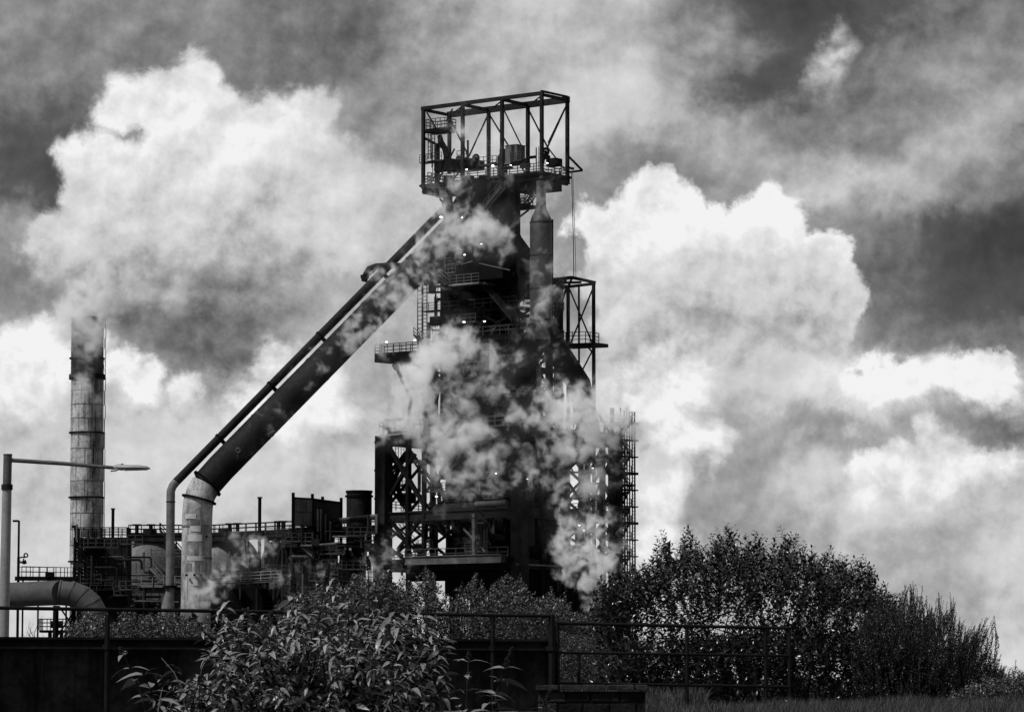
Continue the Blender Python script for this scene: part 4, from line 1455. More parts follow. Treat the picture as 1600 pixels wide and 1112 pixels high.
part('side_wall', G().slab([A0 + Vector((1.2, 3, 0)), B0 + Vector((0, .6, 0)), C0 + Vector((-1, -1, 0)), C0 + Vector((-1, 3, 0))], 2, zb1 - .2), M_SOOT, hh)
for px in (496.5, 501.5):
    part('standpipe', G().tube([at(px, 830, 461), at(px, 795, 461)], .14, 8), M_GIRD, hh, True)
part('gangway', G().bar(at(470, 853, 458), at(533, 847.5, 458), 1.0, .2).railing([at(498, 872, 458), at(536, 868, 458)], 1.1, 1.4, .08, 2), M_LIGHT, hh)
part('stair', G().stair(at(471, 854, 458), at(491, 871, 458), (0, 1, 0), .7, .9, .08), M_GIRD, hh)

# round tank beside it
tk = thing('round_tank', 'dark round open tank with a double rim on posts, left of the furnace leg', 'tank', at(560, 1060, 470))
c = at(560, 1060, 470)
r = 19.8 * 470 / FPX
zz_ = lambda py: at(560, py, 470).z
part('shell', G().lathe(c, [(r, zz_(838)), (r, zz_(768)), (r - .25, zz_(768)), (r - .25, zz_(775))], 36), M_STEEL, tk, True)
part('rim', G().ring((c.x, c.y, zz_(768)), (0, 0, 1), r, .12, .3, 36), M_SOOT, tk)
part('rim', G().ring((c.x, c.y, zz_(775)), (0, 0, 1), r, .2, .25, 36), M_SOOT, tk)
for s in (-1, 0, 1):
    part('leg', G().bar(Vector((c.x + s * r * .9, c.y, 0)), Vector((c.x + s * r * .9, c.y, zz_(836))), .3), M_SOOT, tk)
part('cone', G().lathe(c, [(.7, zz_(868)), (r * .98, zz_(838.2))], 30), M_SOOT, tk, True)

# dark industrial sheds and pipe racks in the background, with slits of light between them
def rack(name, lab, cat, x0, x1, y0, y1, Y, dep, mat=M_SOOT, cols=4, levels=3):
    """a pipe rack: posts, beams, pipes and a core of plant"""
    a, b = at(x0, 1000, Y), at(x1, 1000, Y)
    zt2, zl2 = at(x0, y0, Y).z, max(0.0, at(x0, y1, Y).z)
    t = thing(name, lab, cat, ((a.x + b.x) / 2, Y, 0))
    rr = random.Random(int(x0))
    for i in range(cols + 1):
        x = a.x + (b.x - a.x) * i / cols
        for dy in (0, dep):
            part('post', G().bar((x, Y + dy, 0), (x, Y + dy, zt2), .28), M_STEEL, t)
    for j in range(levels):
        z = zl2 + (zt2 - zl2) * (j + 1) / levels
        part('beam', G().ibeam((a.x, Y, z - .3), (b.x, Y, z - .3), .25, .5), M_STEEL, t)
        part('railing', G().railing([(a.x, Y - .4, z), (b.x, Y - .4, z)], 1.1, 1.6, .09, 2), M_RAIL, t)
        for q in range(2):
            part('pipe', G().tube([(a.x, Y + 1 + q, z - 1.2), (b.x, Y + 1 + q, z - 1.2)], .35 + .2 * rr.random(), 12), M_PIPE_M if rr.random() < .25 else M_STEEL, t, True)
    for i in range(cols):
        xa, xb = a.x + (b.x - a.x) * i / cols, a.x + (b.x - a.x) * (i + 1) / cols
        for j in range(levels):
            z0, z1 = zl2 + (zt2 - zl2) * j / levels, zl2 + (zt2 - zl2) * (j + 1) / levels
            if rr.random() < .75:
                if rr.random() < .5:
                    xa_, xb_ = xb, xa
                else:
                    xa_, xb_ = xa, xb
                part('brace', G().bar((xa_, Y - .05, z0), (xb_, Y - .05, z1 - .4), .16), M_STEEL, t)
            if rr.random() < .8:
                w, h = (xb - xa) * (.6 + .35 * rr.random()), (z1 - z0) * (.4 + .5 * rr.random())
                cx = (xa + xb) / 2
                if rr.random() < .5:
                    part('vessel', G().tube([(cx, Y + dep * .5, z0), (cx, Y + dep * .5, z0 + h)], w / 2, 18), mat, t, True)
                else:
                    part('plant_box', G().box((cx, Y + dep * .6, z0 + h / 2), w, dep * .5, h), mat, t)
    return t, a, b, zt2


t1, a, b, z1 = rack('pipe_rack', 'black pipe rack and vessels between the pale vertical pipe and the hopper house', 'pipe rack', 414, 468, 838, 1010, 474, 5)
part('back_wall', G().slab([(a.x, 482), (b.x, 482), (b.x, 482.3), (a.x, 482.3)], 0, z1 - 1), M_SOOT, t1)
t2, a, b, z2 = rack('pipe_rack', 'black pipe rack under the hopper house and the round tank', 'pipe rack', 470, 567, 848, 1010, 476, 5, cols=6)
part('back_wall', G().slab([(a.x, 483), (at(528, 900, 483).x, 483), (at(528, 900, 483).x, 483.3), (a.x, 483.3)], 0, z2 - .5), M_SOOT, t2)
part('back_wall', G().slab([(at(538, 900, 483).x, 483), (b.x, 483), (b.x, 483.3), (at(538, 900, 483).x, 483.3)], 0, z2 - .5), M_SOOT, t2)
t3, a, b, z3 = rack('pipe_rack', 'black pipe rack close against the left leg of the furnace frame', 'pipe rack', 584, 606, 850, 1010, 470, 4, cols=2)
part('back_wall', G().slab([(a.x, 476), (b.x, 476), (b.x, 476.3), (a.x, 476.3)], 0, at(0, 905, 476).z), M_SOOT, t3)

# long walkway crossing in front of the stoves
lw = thing('low_walkway', 'long pale edged walkway with handrails passing behind the two vertical pipes', 'walkway', at(300, 915, 462))
pA, pB, pC, pD = at(195, 913, 466), at(262, 916, 462), at(330, 914, 462), at(446, 907, 462)
zw = pB.z
for a, b in ((at(165, 912, 466), at(222, 912, 466)), (at(222, 915.5, 462), at(344, 915.5, 462)), (at(330, 912.5, 462), at(440, 906.5, 456))):
    part('deck', G().bar(a, b, 1.5, .22), M_STEEL, lw)
    part('edge_beam', G().bar(a + Vector((0, -.8, 0)), b + Vector((0, -.8, 0)), .1, .3), M_LIGHT, lw)
    part('railing', G().railing([a + Vector((0, -.8, 0)), b + Vector((0, -.8, 0))], 1.3, 1.6, .1, 3), M_LIGHT, lw)
for px in (180, 204, 226, 348, 376, 402, 430):
    p = at(px, 915, 462.5)
    part('post', G().bar((p.x, p.y, 0), (p.x, p.y, zw - .2), .3), M_STEEL, lw)
part('stair', G().stair(at(233, 885, 462), at(256, 911, 462), (0, 1, 0), .8, 1.0, .09), M_LIGHT, lw)
part('landing', G().bar(at(219, 884.5, 462), at(234, 884.5, 462), 1.0, .18).railing([at(219, 884.5, 461.5), at(234, 884.5, 461.5)], 1.1, 1, .08, 2), M_LIGHT, lw)
part('stair', G().stair(at(236, 868, 464), at(263, 895, 464), (0, 1, 0), .8, 1.0, .08), M_GIRD, lw)
part('railing', G().railing([at(236, 876, 465), at(285, 874, 465)], 1.4, 1.6, .09, 3), M_GIRD, lw)
# concrete beam house under it
wh = thing('boiler_shed', 'low black shed with a grey concrete lintel under the stove walkway', 'shed', at(300, 1060, 468))
a, b = at(172, 1000, 466), at(408, 1000, 466)
part('wall', G().slab([(at(178, 0, 468).x, 468), (b.x, 468), (b.x, 478), (at(178, 0, 468).x, 478)], 0, at(0, 918, 468).z), M_SOOT, wh)
part('lintel', G().bar(at(176, 931, 465.5), at(258, 929, 465.5), .8, 1.2), M_GIRD, wh)
part('roof_edge', G().bar(at(168, 919, 465.5), at(410, 917, 465.5), 1.2, .5), M_SOOT, wh)
for px in (165, 178, 202, 230, 256):
    p = at(px, 1000, 465)
    part('pillar', G().bar((p.x, p.y, 0), (p.x, p.y, at(0, 936, 465).z), .5), M_STEEL, wh)
for (x1, y1, x2, y2) in ((182, 938, 196, 960), (232, 938, 222, 952), (222, 952, 240, 938), (274, 922, 284, 935)):
    part('brace', G().bar(at(x1, y1, 464.4), at(x2, y2, 464.4), .16), M_STEEL, wh)
p = at(283.5, 950, 455)
part('downpipe', G().tube([(p.x, p.y, 0), (p.x, p.y, at(0, 928, 455).z)], .12, 8), M_GIRD, wh, True)

# ================================================================ SCAFFOLD CLAD BUILDING
YB2 = 445.0
sb = thing('scaffold_building', 'square black plant tower, half lattice and half sheeting, in front of the pale chimney', 'plant building', at(158, 1060, YB2))


def BX(px):
    return at(px, 1000, YB2).x


zr_ = lambda py: at(0, py, YB2).z
z_roof, z_base = zr_(839), 0.0
part('sheeted_core', G().slab([(BX(158), YB2), (BX(199), YB2), (BX(199), YB2 + 4), (BX(158), YB2 + 4)], 0, z_roof), M_SOOT, sb)
for j in range(5):
    for i in range(4):
        x0, x1 = BX(158) + (BX(199) - BX(158)) * i / 4, BX(158) + (BX(199) - BX(158)) * (i + 1) / 4
        z0, z1 = zr_(913) + (z_roof - zr_(913)) * j / 5, zr_(913) + (z_roof - zr_(913)) * (j + 1) / 5
        part('panel', G().box(((x0 + x1) / 2, YB2 - .06 - .05 * ((i + j) % 2), (z0 + z1) / 2), x1 - x0 - .08, .1, z1 - z0 - .1), M_STEEL, sb)
for px in (116, 126, 137, 147, 157):
    part('post', G().bar((BX(px), YB2 - .3, 0), (BX(px), YB2 - .3, z_roof), .3), M_SOOT, sb)
    part('post', G().bar((BX(px), YB2 + 4, 0), (BX(px), YB2 + 4, z_roof), .3), M_SOOT, sb)
lvls = [842, 860, 877, 895, 913]
for q, py in enumerate(lvls):
    part('beam', G().bar((BX(115), YB2 - .3, zr_(py)), (BX(160), YB2 - .3, zr_(py)), .25, .3), M_SOOT, sb)
    part('deck', G().slab([(BX(115), YB2), (BX(158), YB2), (BX(158), YB2 + 4), (BX(115), YB2 + 4)], zr_(py) - .1, zr_(py) + .05), M_SOOT, sb)
    part('railing', G().railing([(BX(116), YB2 - .2, zr_(py)), (BX(157), YB2 - .2, zr_(py))], 1.1, .8, .09, 3), M_SOOT, sb)
for i, (xa, xb) in enumerate(((116, 126), (126, 137), (137, 147), (147, 157))):
    for j in range(4):
        za, zc = zr_(lvls[j + 1]), zr_(lvls[j])
        part('brace', G().bar((BX(xa), YB2 - .4, za), (BX(xb), YB2 - .4, zc), .14), M_SOOT, sb)
        part('brace', G().bar((BX(xb), YB2 - .4, za), (BX(xa), YB2 - .4, zc), .14), M_SOOT, sb)
        if (i * 3 + j * 2) % 5 < 2:
            part('plant_box', G().box((BX((xa + xb) / 2), YB2 + 1.4, (za + zc) / 2), .75, 1.5, .9), M_STEEL, sb)
part('tube', G().tube([(BX(143), YB2 + .5, zr_(913)), (BX(143), YB2 + .5, zr_(856)), (BX(147), YB2 + .5, zr_(852)), (BX(152), YB2 + .5, zr_(852))], .3, 10), M_GIRD, sb, True)
part('railing', G().railing([(BX(197), YB2 + 4, z_roof), (BX(197), YB2 - .3, z_roof), (BX(116), YB2 - .3, z_roof), (BX(116), YB2 + 4, z_roof), (BX(197), YB2 + 4, z_roof)], 1.25, 1.1, .1, 3), M_SOOT, sb)
part('exhaust_stack', G().tube([(BX(173), YB2 + 1, z_roof), (BX(173), YB2 + 1, zr_(794))], .2, 10).tube([(BX(173), YB2 + 1, zr_(795)), (BX(173), YB2 + 1, zr_(793))], .28, 10), M_SOOT, sb, True)
part('flood_light', G().box((BX(114), YB2 - .4, zr_(822.5)), .5, .35, .35).bar((BX(116), YB2 - .3, z_roof), (BX(115), YB2 - .35, zr_(823.5)), .12), M_SOOT, sb)
for (x1, y1, x2, y2) in ((163, 918, 200, 930), (168, 935, 200, 918)):
    part('brace', G().bar(at(x1, y1, YB2 - .6), at(x2, y2, YB2 - .6), .16), M_STEEL, sb)

# ================================================================ GAS MAIN ON THE LEFT
YP = 200.0
gm = thing('gas_main', 'thick dark horizontal pipe at the left edge bending down over in a segmented elbow', 'gas pipe', at(100, 1060, YP))
rp = 19.3 * YP / FPX


def PP(px, py):
    return at(px, py, YP)


part('straight_pipe', G().tube([at(-120, 933, YP + 12), at(-20, 930, YP + 5), PP(96, 925.5)], rp, 32), metal('pipe_bitumen_paint', 0.045, 0.3, 0.6, 0.3, 0.6, 0.4, dark=.5), gm, True)
seg = [(96, 925.5), (112, 927), (128, 933.5), (141, 945), (149, 960), (153, 978), (154, 1000)]
M_EL = metal('elbow_paint', 0.055, 0.3, 0.6, 0.3, 0.8, 0.4, dark=.5)
for i in range(len(seg) - 1):
    a, b = PP(*seg[i]), PP(*seg[i + 1])
    d_ = (b - a).normalized() * 0.12
    part('elbow_segment', G().tube([a - d_, b + d_], rp * (1.0 if i % 2 else 1.012), 32), M_EL, gm)
    part('weld_ring', G().ring(a, (b - a), rp, .015, .05, 32), M_STEEL, gm)
part('drop_pipe', G().tube([PP(154, 1000), (PP(154, 1000).x, YP, 0)], rp, 32), M_EL, gm, True)
part('hinge_box', G().box(PP(106, 906.5) + Vector((0, 0, 0)), .5, .5, .12), M_SOOT, gm)
for px in (86, 88.5):
    p = PP(px, 940)
    part('support_post', G().bar((p.x, p.y + .3, 0), (p.x, p.y + .3, p.z - .2), .22 if px == 86 else .12), M_SOOT, gm)
for px in (113,):
    p = PP(px, 940)
    part('support_post', G().bar((p.x, p.y + .3, 0), (p.x, p.y + .3, p.z - .1), .14), M_SOOT, gm)
for (x1, y1, x2, y2) in ((90, 992, 122, 946), (100, 994, 128, 950), (92, 946, 112, 975)):
    part('support_brace', G().bar(at(x1, y1, YP + .5), at(x2, y2, YP + .5), .09), M_SOOT, gm)

# walkway and mast above the main
Yw = 215.0
mw = thing('pipe_walkway', 'handrailed walkway running just above the thick pipe at the left edge', 'walkway', at(70, 1060, Yw))
a, b = at(25, 902, Yw), at(117, 902.5, Yw)
part('deck', G().bar(a, b, 1.0, .14), M_SOOT, mw)
part('deck_beam', G().bar(a + Vector((0, -.5, -.12)), b + Vector((0, -.5, -.12)), .08, .16), M_SOOT, mw)
part('railing', G().railing([at(30, 901, Yw - .5), at(116, 902, Yw - .5)], .62, .42, .035, 2), M_SOOT, mw)
part('railing', G().railing([at(34, 900, Yw + .5), at(114, 902, Yw + .5)], .62, .55, .035, 2), M_SOOT, mw)
part('junction_box', G().box(at(78, 897.5, Yw - .5), .56, .2, .32), M_SOOT, mw)
for px in (36, 60, 104):
    p = at(px, 903, Yw)
    part('post', G().bar((p.x, p.y, 0), (p.x, p.y, p.z), .08), M_SOOT, mw)
ms = thing('lamp_mast', 'short black mast with a small lamp head standing at the end of the left walkway', 'lamp mast', at(27, 1060, Yw))
p = at(27.2, 1000, Yw)
part('pole', G().tube([(p.x, p.y, 0), (p.x, p.y, at(0, 870, Yw).z)], .085, 10).tube([(p.x, p.y, at(0, 870, Yw).z), (p.x, p.y, at(0, 813, Yw).z)], .068, 10), M_SOOT, ms, True)
part('lamp_head', G().box(at(24.5, 813.5, Yw), .36, .16, .13), M_SOOT, ms)
part('valve_gear', G().bar(at(29, 871, Yw), at(40, 869, Yw), .08).bar(at(29, 879, Yw), at(40, 877, Yw), .08).bar(at(34, 880, Yw), at(39, 868, Yw), .06), M_SOOT, ms)
part('handwheel', G().torus(at(40.5, 867, Yw), .12, .045, (.2, 1, .3), 14, 6), M_SOOT, ms, True)
part('motor', G().tube([at(36, 878.5, Yw), at(41, 877, Yw)], .13, 10), M_SOOT, ms, True)
part('bracket', G().bar(at(29, 874, Yw), at(36, 880, Yw), .05), M_SOOT, ms)

Yv = 205.0
vp = thing('valve_platform', 'small round ended platform with handrails below the thick pipe at the left', 'platform', at(86, 1060, Yv))
z0 = at(0, 984, Yv).z
p0, p1 = at(63, 984, Yv), at(112, 984, Yv)
part('deck', G().slab([(p0.x, Yv - .5), (p1.x, Yv - .5), (p1.x, Yv + 1), (p0.x, Yv + 1)], z0 - .14, z0), M_SOOT, vp)
part('railing', G().railing([(p1.x, Yv - .5, z0), (p0.x, Yv - .5, z0), (p0.x, Yv + 1, z0), (p1.x, Yv + 1, z0)], .66, .45, .035, 3), M_SOOT, vp)
for px in (78, 96):
    p = at(px, 990, Yv)
    part('leg', G().bar((p.x, p.y, 0), (p.x, p.y, z0 - .1), .16), M_SOOT, vp)
part('valve_body', G().tube([at(80, 975, Yv + .4), at(98, 975, Yv + .4)], .22, 12), M_SOOT, vp, True)


# ================================================================ STREET LAMP
YL2 = 50.0
sl = thing('street_lamp', 'grey steel street lamp on the left edge with one long side arm and flat head', 'street lamp', at(7, 1060, YL2))
M_LPOST = metal('galvanised_lamp_post', 0.24, 0.15, 0.5, 0.4, 3.0, 0.4, dark=.5)
M_LTOP = metal('weathered_lamp_top', 0.055, 0.4, 0.6, 0.3, 4.0, 0.4, dark=.4)
zb_ = ground_z(-7.4, YL2)
pt, pm, pb_ = at(11.4, 710, YL2), at(10.6, 764, YL2), at(5.3, 1112, YL2)
px0 = at(10.9, 764, YL2)
part('post', G().tube([(px0.x - .03, YL2, zb_), (px0.x, YL2, px0.z)], [.082, .068], 24), M_LPOST, sl, True)
part('post_top', G().tube([(px0.x, YL2, px0.z), (px0.x + .005, YL2, at(0, 710, YL2).z)], .0625, 24), M_LTOP, sl, True)
part('clamp_collar', G().ring((px0.x, YL2, px0.z + .03), (0, 0, 1), .063, .02, .08, 24), M_STEEL, sl)
part('post_cap', G().tube([(px0.x + .005, YL2, at(0, 711, YL2).z), (px0.x + .005, YL2, at(0, 709, YL2).z)], .066, 24), M_LTOP, sl, True)
part('arm', G().tube([at(14, 718.5, YL2), at(100, 724, YL2), at(178, 730.5, YL2)], [.031, .029, .026], 16), M_LTOP, sl, True)
# cobra style head: shaped section lofted along the arm
def loft(sections, n=16):
    g = G()
    vs, fs = [], []
    for (c, w, ht, hb) in sections:
        for j in range(n):
            a = 2 * math.pi * j / n
            z = math.sin(a)
            vs.append(Vector(c) + Vector((0, math.cos(a) * w, (ht if z > 0 else hb) * z)))
    for i in range(len(sections) - 1):
        for j in range(n):
            k = (j + 1) % n
            fs.append((i * n + j, i * n + k, (i + 1) * n + k, (i + 1) * n + j))
    fs.append(tuple(range(n - 1, -1, -1)))
    m = (len(sections) - 1) * n
    fs.append(tuple(range(m, m + n)))
    return g.add(vs, fs)


hd = part('lamp_head', loft([(at(178, 730.5, YL2), .035, .035, .035), (at(184, 729.5, YL2), .06, .045, .04), (at(190, 730, YL2), .075, .045, .045), (at(200, 730.5, YL2), .11, .042, .03),
                        (at(215, 730.5, YL2), .12, .042, .022), (at(230, 731, YL2), .10, .03, .018), (at(234.5, 732, YL2), .04, .012, .01)]), M_LPOST, sl, True)
part('lens', G().bar(at(194, 734.3, YL2), at(230, 733.3, YL2), .15, .012), M_LAMP_OFF if 'M_LAMP_OFF' in globals() else M_GIRD, hd)
part('clamp', loft([(at(173, 735.5, YL2), .03, .012, .012), (at(180, 735.0, YL2), .05, .02, .012), (at(188, 731, YL2), .05, .02, .02)]), M_LPOST, hd, True)
part('photocell', G().tube([at(191, 727, YL2), at(191, 724, YL2)], .018, 10), M_STEEL, hd, True)

# ================================================================ PARAPET: plate girder with a handrail in front
pw = thing('girder_parapet', 'black riveted plate girder wall with a pale streaked face along the road', 'parapet wall', at(430, 1060, 51))


def PG(px, py, off=0.0):
    """plane of the girder: 48.6 m away at the left end, 51.6 m at the right"""
    Y = 48.6 + 3.0 * px / 860.0 + off
    return at(px, py, Y)


M_WALL = metal('streaked_black_plate', 0.020, 0.8, 0.85, 0.95, 1.2, 0.1, dark=0.12, bump=0.3)
M_WTOP = metal('parapet_flange', 0.016, 0.5, 0.8, 0.2, 1.5, 0.1, dark=.3, bump=.2)
xs = [-260, -40, 168, 376, 584, 692, 862]
zt3 = PG(400, 998.2).z
zf = PG(400, 1013).z


def zfix(p, z):
    return Vector((p.x, p.y, z))


for i in range(len(xs) - 1):
    a, b = PG(xs[i], 1050), PG(xs[i + 1] - .8, 1050)
    zg = 0.55
    part('web_plate', G().bar(zfix(a, (zf + zg) / 2), zfix(b, (zf + zg) / 2), .025, zf - zg), M_WALL, pw)
    part('upper_plate', G().bar(zfix(a, (zt3 + zf) / 2) + Vector((0, -.03, 0)), zfix(b, (zt3 + zf) / 2) + Vector((0, -.03, 0)), .03, zt3 - zf), M_WTOP, pw)
a, b = PG(-260, 1000), PG(862, 1000)
part('top_flange', G().bar(zfix(a, zt3), zfix(b, zt3), .26, .035), M_WTOP, pw)
part('lower_ledge', G().bar(zfix(a, zf) + Vector((0, -.1, 0)), zfix(b, zf) + Vector((0, -.1, 0)), .16, .025), M_WTOP, pw)
for px in (-120, 64, 272, 480, 690):
    p = PG(px, 1050)
    part('stiffener', G().bar(zfix(p, .6) + Vector((0, -.06, 0)), zfix(p, zf) + Vector((0, -.06, 0)), .09, .02, (0, 1, 0)), M_WALL, pw)
for i in range(40):
    px = 20 + i * 21.2
    p = PG(px, 1006)
    part('rivet', G().lathe(zfix(p, 0) + Vector((0, -.055, 0)), [(.006, p.z - .014), (.016, p.z - .008), (.016, p.z + .008), (.006, p.z + .014)], 6), M_WTOP, pw)
e = PG(862, 1050)
part('end_plate', G().bar(zfix(e, .5) + Vector((.03, 0, 0)), zfix(e, zt3) + Vector((.03, 0, 0)), .03, .3, (0, 1, 0)), M_WTOP, pw)

hr = thing('parapet_handrail', 'black tubular handrail on square posts in front of the plate girder wall', 'handrail', at(430, 1060, 50.6))
M_HR = metal('black_rail_paint', 0.006, 0.4, 0.6, 0.0, 3, 0.1)
rail = [PG(px, 949.5 + (962 - 949.5) * (px - 14) / 850.0, -.25) for px in (-260, -40, 168, 388, 613, 770, 863)]
part('top_rail', G().tube(rail, .0265, 12), M_HR, hr, True)
for px, w in ((-240, .05), (-40, .05), (168, .052), (390, .05), (613, .045), (770, .045), (862, .07)):
    p = PG(px, 960, -.25)
    part('post', G().bar(zfix(p, .6), p, w), M_HR, hr)
    part('base_shoe', G().bar(zfix(p, zf - .02), zfix(p, zf + .05), w * 1.8), M_HR, hr)

fr = thing('verge_railing', 'low black three bar railing running right from the end of the girder wall', 'railing', at(1050, 1060, 52))


def FR(px, py):
    return at(px, py, 51.6 + 1.2 * (px - 870) / 365.0)


def lerp(a, b, t):
    return a + (b - a) * t


for (ya, yb, x0, x1) in ((973, 981, 868, 1236), (1019, 1024, 868, 1236), (1066.5, 1072.5, 868, 1236)):
    part('rail', G().tube([FR(x, lerp(ya, yb, (x - 868) / 368.0)) for x in (x0, 990, 1110, x1)], .021 if ya != 973 else .026, 10), M_HR, fr, True)
for px in (870.5, 1073, 1196, 1233):
    p = FR(px, lerp(973, 981, (px - 868) / 368.0))
    part('post', G().bar(zfix(p, ground_z(p.x, p.y) - .1), p, .055 if px < 900 else .042), M_HR, fr)
p, q = FR(905, 1019.5), FR(905, 1067)
part('baluster', G().bar(q, p, .035), M_HR, fr)
part('rail_elbow', G().tube([FR(869, 975), FR(866.5, 980), FR(866.5, 1075)], .018, 8), M_HR, fr, True)

# ================================================================ STONE BLOCKWORK
bw_ = thing('stone_plinth', 'low dark stone block wall with a worn coping at the foot of the railing', 'stone wall', at(920, 1112, 47))
M_STONE = metal('sooty_stone', 0.009, 0.6, 0.95, 0.0, 2.5, 0.1, dark=.3, bump=1.0)
M_COPE = metal('worn_coping_stone', 0.025, 0.5, 0.95, 0.0, 3.0, 0.1, dark=.3, bump=1.0)
YK = 47.0
rs = random.Random(4)


def stone(c, sx, sy, sz, mat, name):
    """a block with chipped, uneven corners"""
    c = Vector(c)
    vs = []
    for dz in (-1, 1):
        for (dx, dy) in ((-1, -1), (1, -1), (1, 1), (-1, 1)):
            vs.append(c + Vector((dx * (sx / 2 - rs.random() * .018), dy * (sy / 2 - rs.random() * .015), dz * (sz / 2 - rs.random() * .012))))
    g = G().add(vs, [(0, 3, 2, 1), (4, 5, 6, 7), (0, 1, 5, 4), (1, 2, 6, 5), (2, 3, 7, 6), (3, 0, 4, 7)])
    o = part(name, g, mat, bw_)
    md = o.modifiers.new('bevel', 'BEVEL')
    md.width = .012
    md.segments = 2
    return o


pl, pr = at(836, 1080, YK), at(1014, 1080, YK)
zk = at(0, 1069, YK).z
W_ = pr.x - pl.x
x = pl.x
while x < pr.x - .05:
    w = min(.30 + .12 * rs.random(), pr.x - x)
    stone((x + w / 2, YK + .1, zk - .04), w - .012, .42, .085, M_COPE, 'coping_stone')
    x += w
for row in range(5):
    zc_ = zk - .09 - .075 - row * .155
    x = pl.x + .03 - (0.12 if row % 2 else 0) * 0
    first = True
    while x < pr.x - .06:
        w = min((.18 if (first and row % 2) else .30) + .10 * rs.random(), pr.x - .03 - x)
        stone((x + w / 2, YK + .12, zc_), w - .012, .34, .143, M_COPE if (first and row < 2) else M_STONE, 'stone')
        x += w
        first = False
part('mortar_core', G().slab([(pl.x + .05, YK - .03), (pr.x - .05, YK - .03), (pr.x - .05, YK + .25), (pl.x + .05, YK + .25)], 0.5, zk - .09), M_SOOT, bw_)


# ================================================================ VEGETATION
def leaf_mat(name, base, var, rough=0.5, spec=0.5, trans=0.0):
    m = bpy.data.materials.new(name)
    m.use_nodes = True
    t = NT(m.node_tree)
    b = t.n['Principled BSDF']
    geo = t.node('ShaderNodeNewGeometry')
    rnd = geo.outputs['Random Per Island']
    n = t.noise(geo.outputs['Position'], 40, 3, .6)
    v = t.lin(rnd, 0, 1, base * (1 - var), base * (1 + var))
    v = t.m('MULTIPLY', v, t.lin(n, .3, .7, .75, 1.2))
    c = t.node('ShaderNodeCombineColor')
    for i in range(3):
        t.l.new(v, c.inputs[i])
    t.l.new(c.outputs[0], b.inputs['Base Color'])
    b.inputs['Roughness'].default_value = rough
    b.inputs['Specular IOR Level'].default_value = spec
    return m


M_BUD = leaf_mat('buddleia_leaf', 0.115, .95, .42, .5)
M_SAL = leaf_mat('sallow_leaf', 0.016, .9, .30, .5)
M_BRM = leaf_mat('broom_leaf', 0.016, .9, .4, .4)
M_SHR = leaf_mat('shrub_leaf', 0.06, .85, .4, .4)
M_GRS = leaf_mat('dry_grass', 0.045, .5, .7, .2)
M_TWIG = metal('dark_twig_bark', 0.014, .5, .9, 0, 8, .1)
M_SPIKE = metal('dead_flower_spike', 0.015, .6, .95, 0, 30, .05)


def rot_to(dirs, rolls, rng):
    """rotation matrices taking +X to each direction, with a roll about it; +Z stays as upward as it can"""
    x = dirs / np.linalg.norm(dirs, axis=1, keepdims=True)
    up = np.tile(np.array([0., 0., 1.]), (len(x), 1))
    y = np.cross(up, x)
    ln = np.linalg.norm(y, axis=1, keepdims=True)
    y = np.where(ln < 1e-3, np.array([[0., 1., 0.]]), y / np.maximum(ln, 1e-6))
    z = np.cross(x, y)
    c, s = np.cos(rolls)[:, None], np.sin(rolls)[:, None]
    y2 = y * c + z * s
    z2 = -y * s + z * c
    return np.stack([x, y2, z2], axis=2)       # columns


def leaf_template(nseg=2, width=.34, fold=.10, droop=.25):
    """pointed leaf along +X, folded on its midrib and arching down; length 1"""
    vs, fs = [], []
    prof = {2: [0, .45, 1.0], 3: [0, .3, .65, 1.0], 5: [0, .12, .35, .6, .82, 1.0]}[nseg]
    wid = {2: [0.02, 1.0, 0.02], 3: [.1, 1.0, .8, .02], 5: [.12, .62, 1.0, .88, .5, .02]}[nseg]
    for x, w in zip(prof, wid):
        z = -droop * x * x
        vs += [(x, w * width / 2, z + fold * w * .5), (x, 0, z), (x, -w * width / 2, z + fold * w * .5)]
    for i in range(len(prof) - 1):
        a = i * 3
        fs += [(a, a + 3, a + 4, a + 1), (a + 1, a + 4, a + 5, a + 2)]
    return np.array(vs, float), np.array(fs, int)


def scatter_mesh(name, tv, tf, mats, pos, scale, mat, parent, kind='stuff', smooth=True):
    n = len(pos)
    V = np.einsum('nij,kj->nki', mats, tv) * scale[:, None, None] + pos[:, None, :]
    off = parent_off(parent)
    V = V.reshape(-1, 3) - np.array([off.x, off.y, off.z])
    F = (tf[None] + (np.arange(n) * len(tv))[:, None, None]).reshape(-1, tf.shape[1])
    me = bpy.data.meshes.new(name)
    me.vertices.add(len(V))
    me.vertices.foreach_set('co', V.astype(np.float32).ravel())
    k = tf.shape[1]
    me.loops.add(len(F) * k)
    me.loops.foreach_set('vertex_index', F.astype(np.int32).ravel())
    me.polygons.add(len(F))
    me.polygons.foreach_set('loop_start', np.arange(0, len(F) * k, k, dtype=np.int32))
    me.polygons.foreach_set('loop_total', np.full(len(F), k, dtype=np.int32))
    me.update(calc_edges=True)
    if smooth:
        me.polygons.foreach_set('use_smooth', np.ones(len(F), dtype=bool))
    me.materials.append(mat)
    o = bpy.data.objects.new(name, me)
    COL.objects.link(o)
    if parent is not None:
        o.parent = parent
    if kind:
        o['kind'] = kind
    return o


def profile_fn(prof):
    xs_ = np.array([p[0] for p in prof], float)
    ys_ = np.array([p[1] for p in prof], float)
    return lambda x: np.interp(x, xs_, ys_)


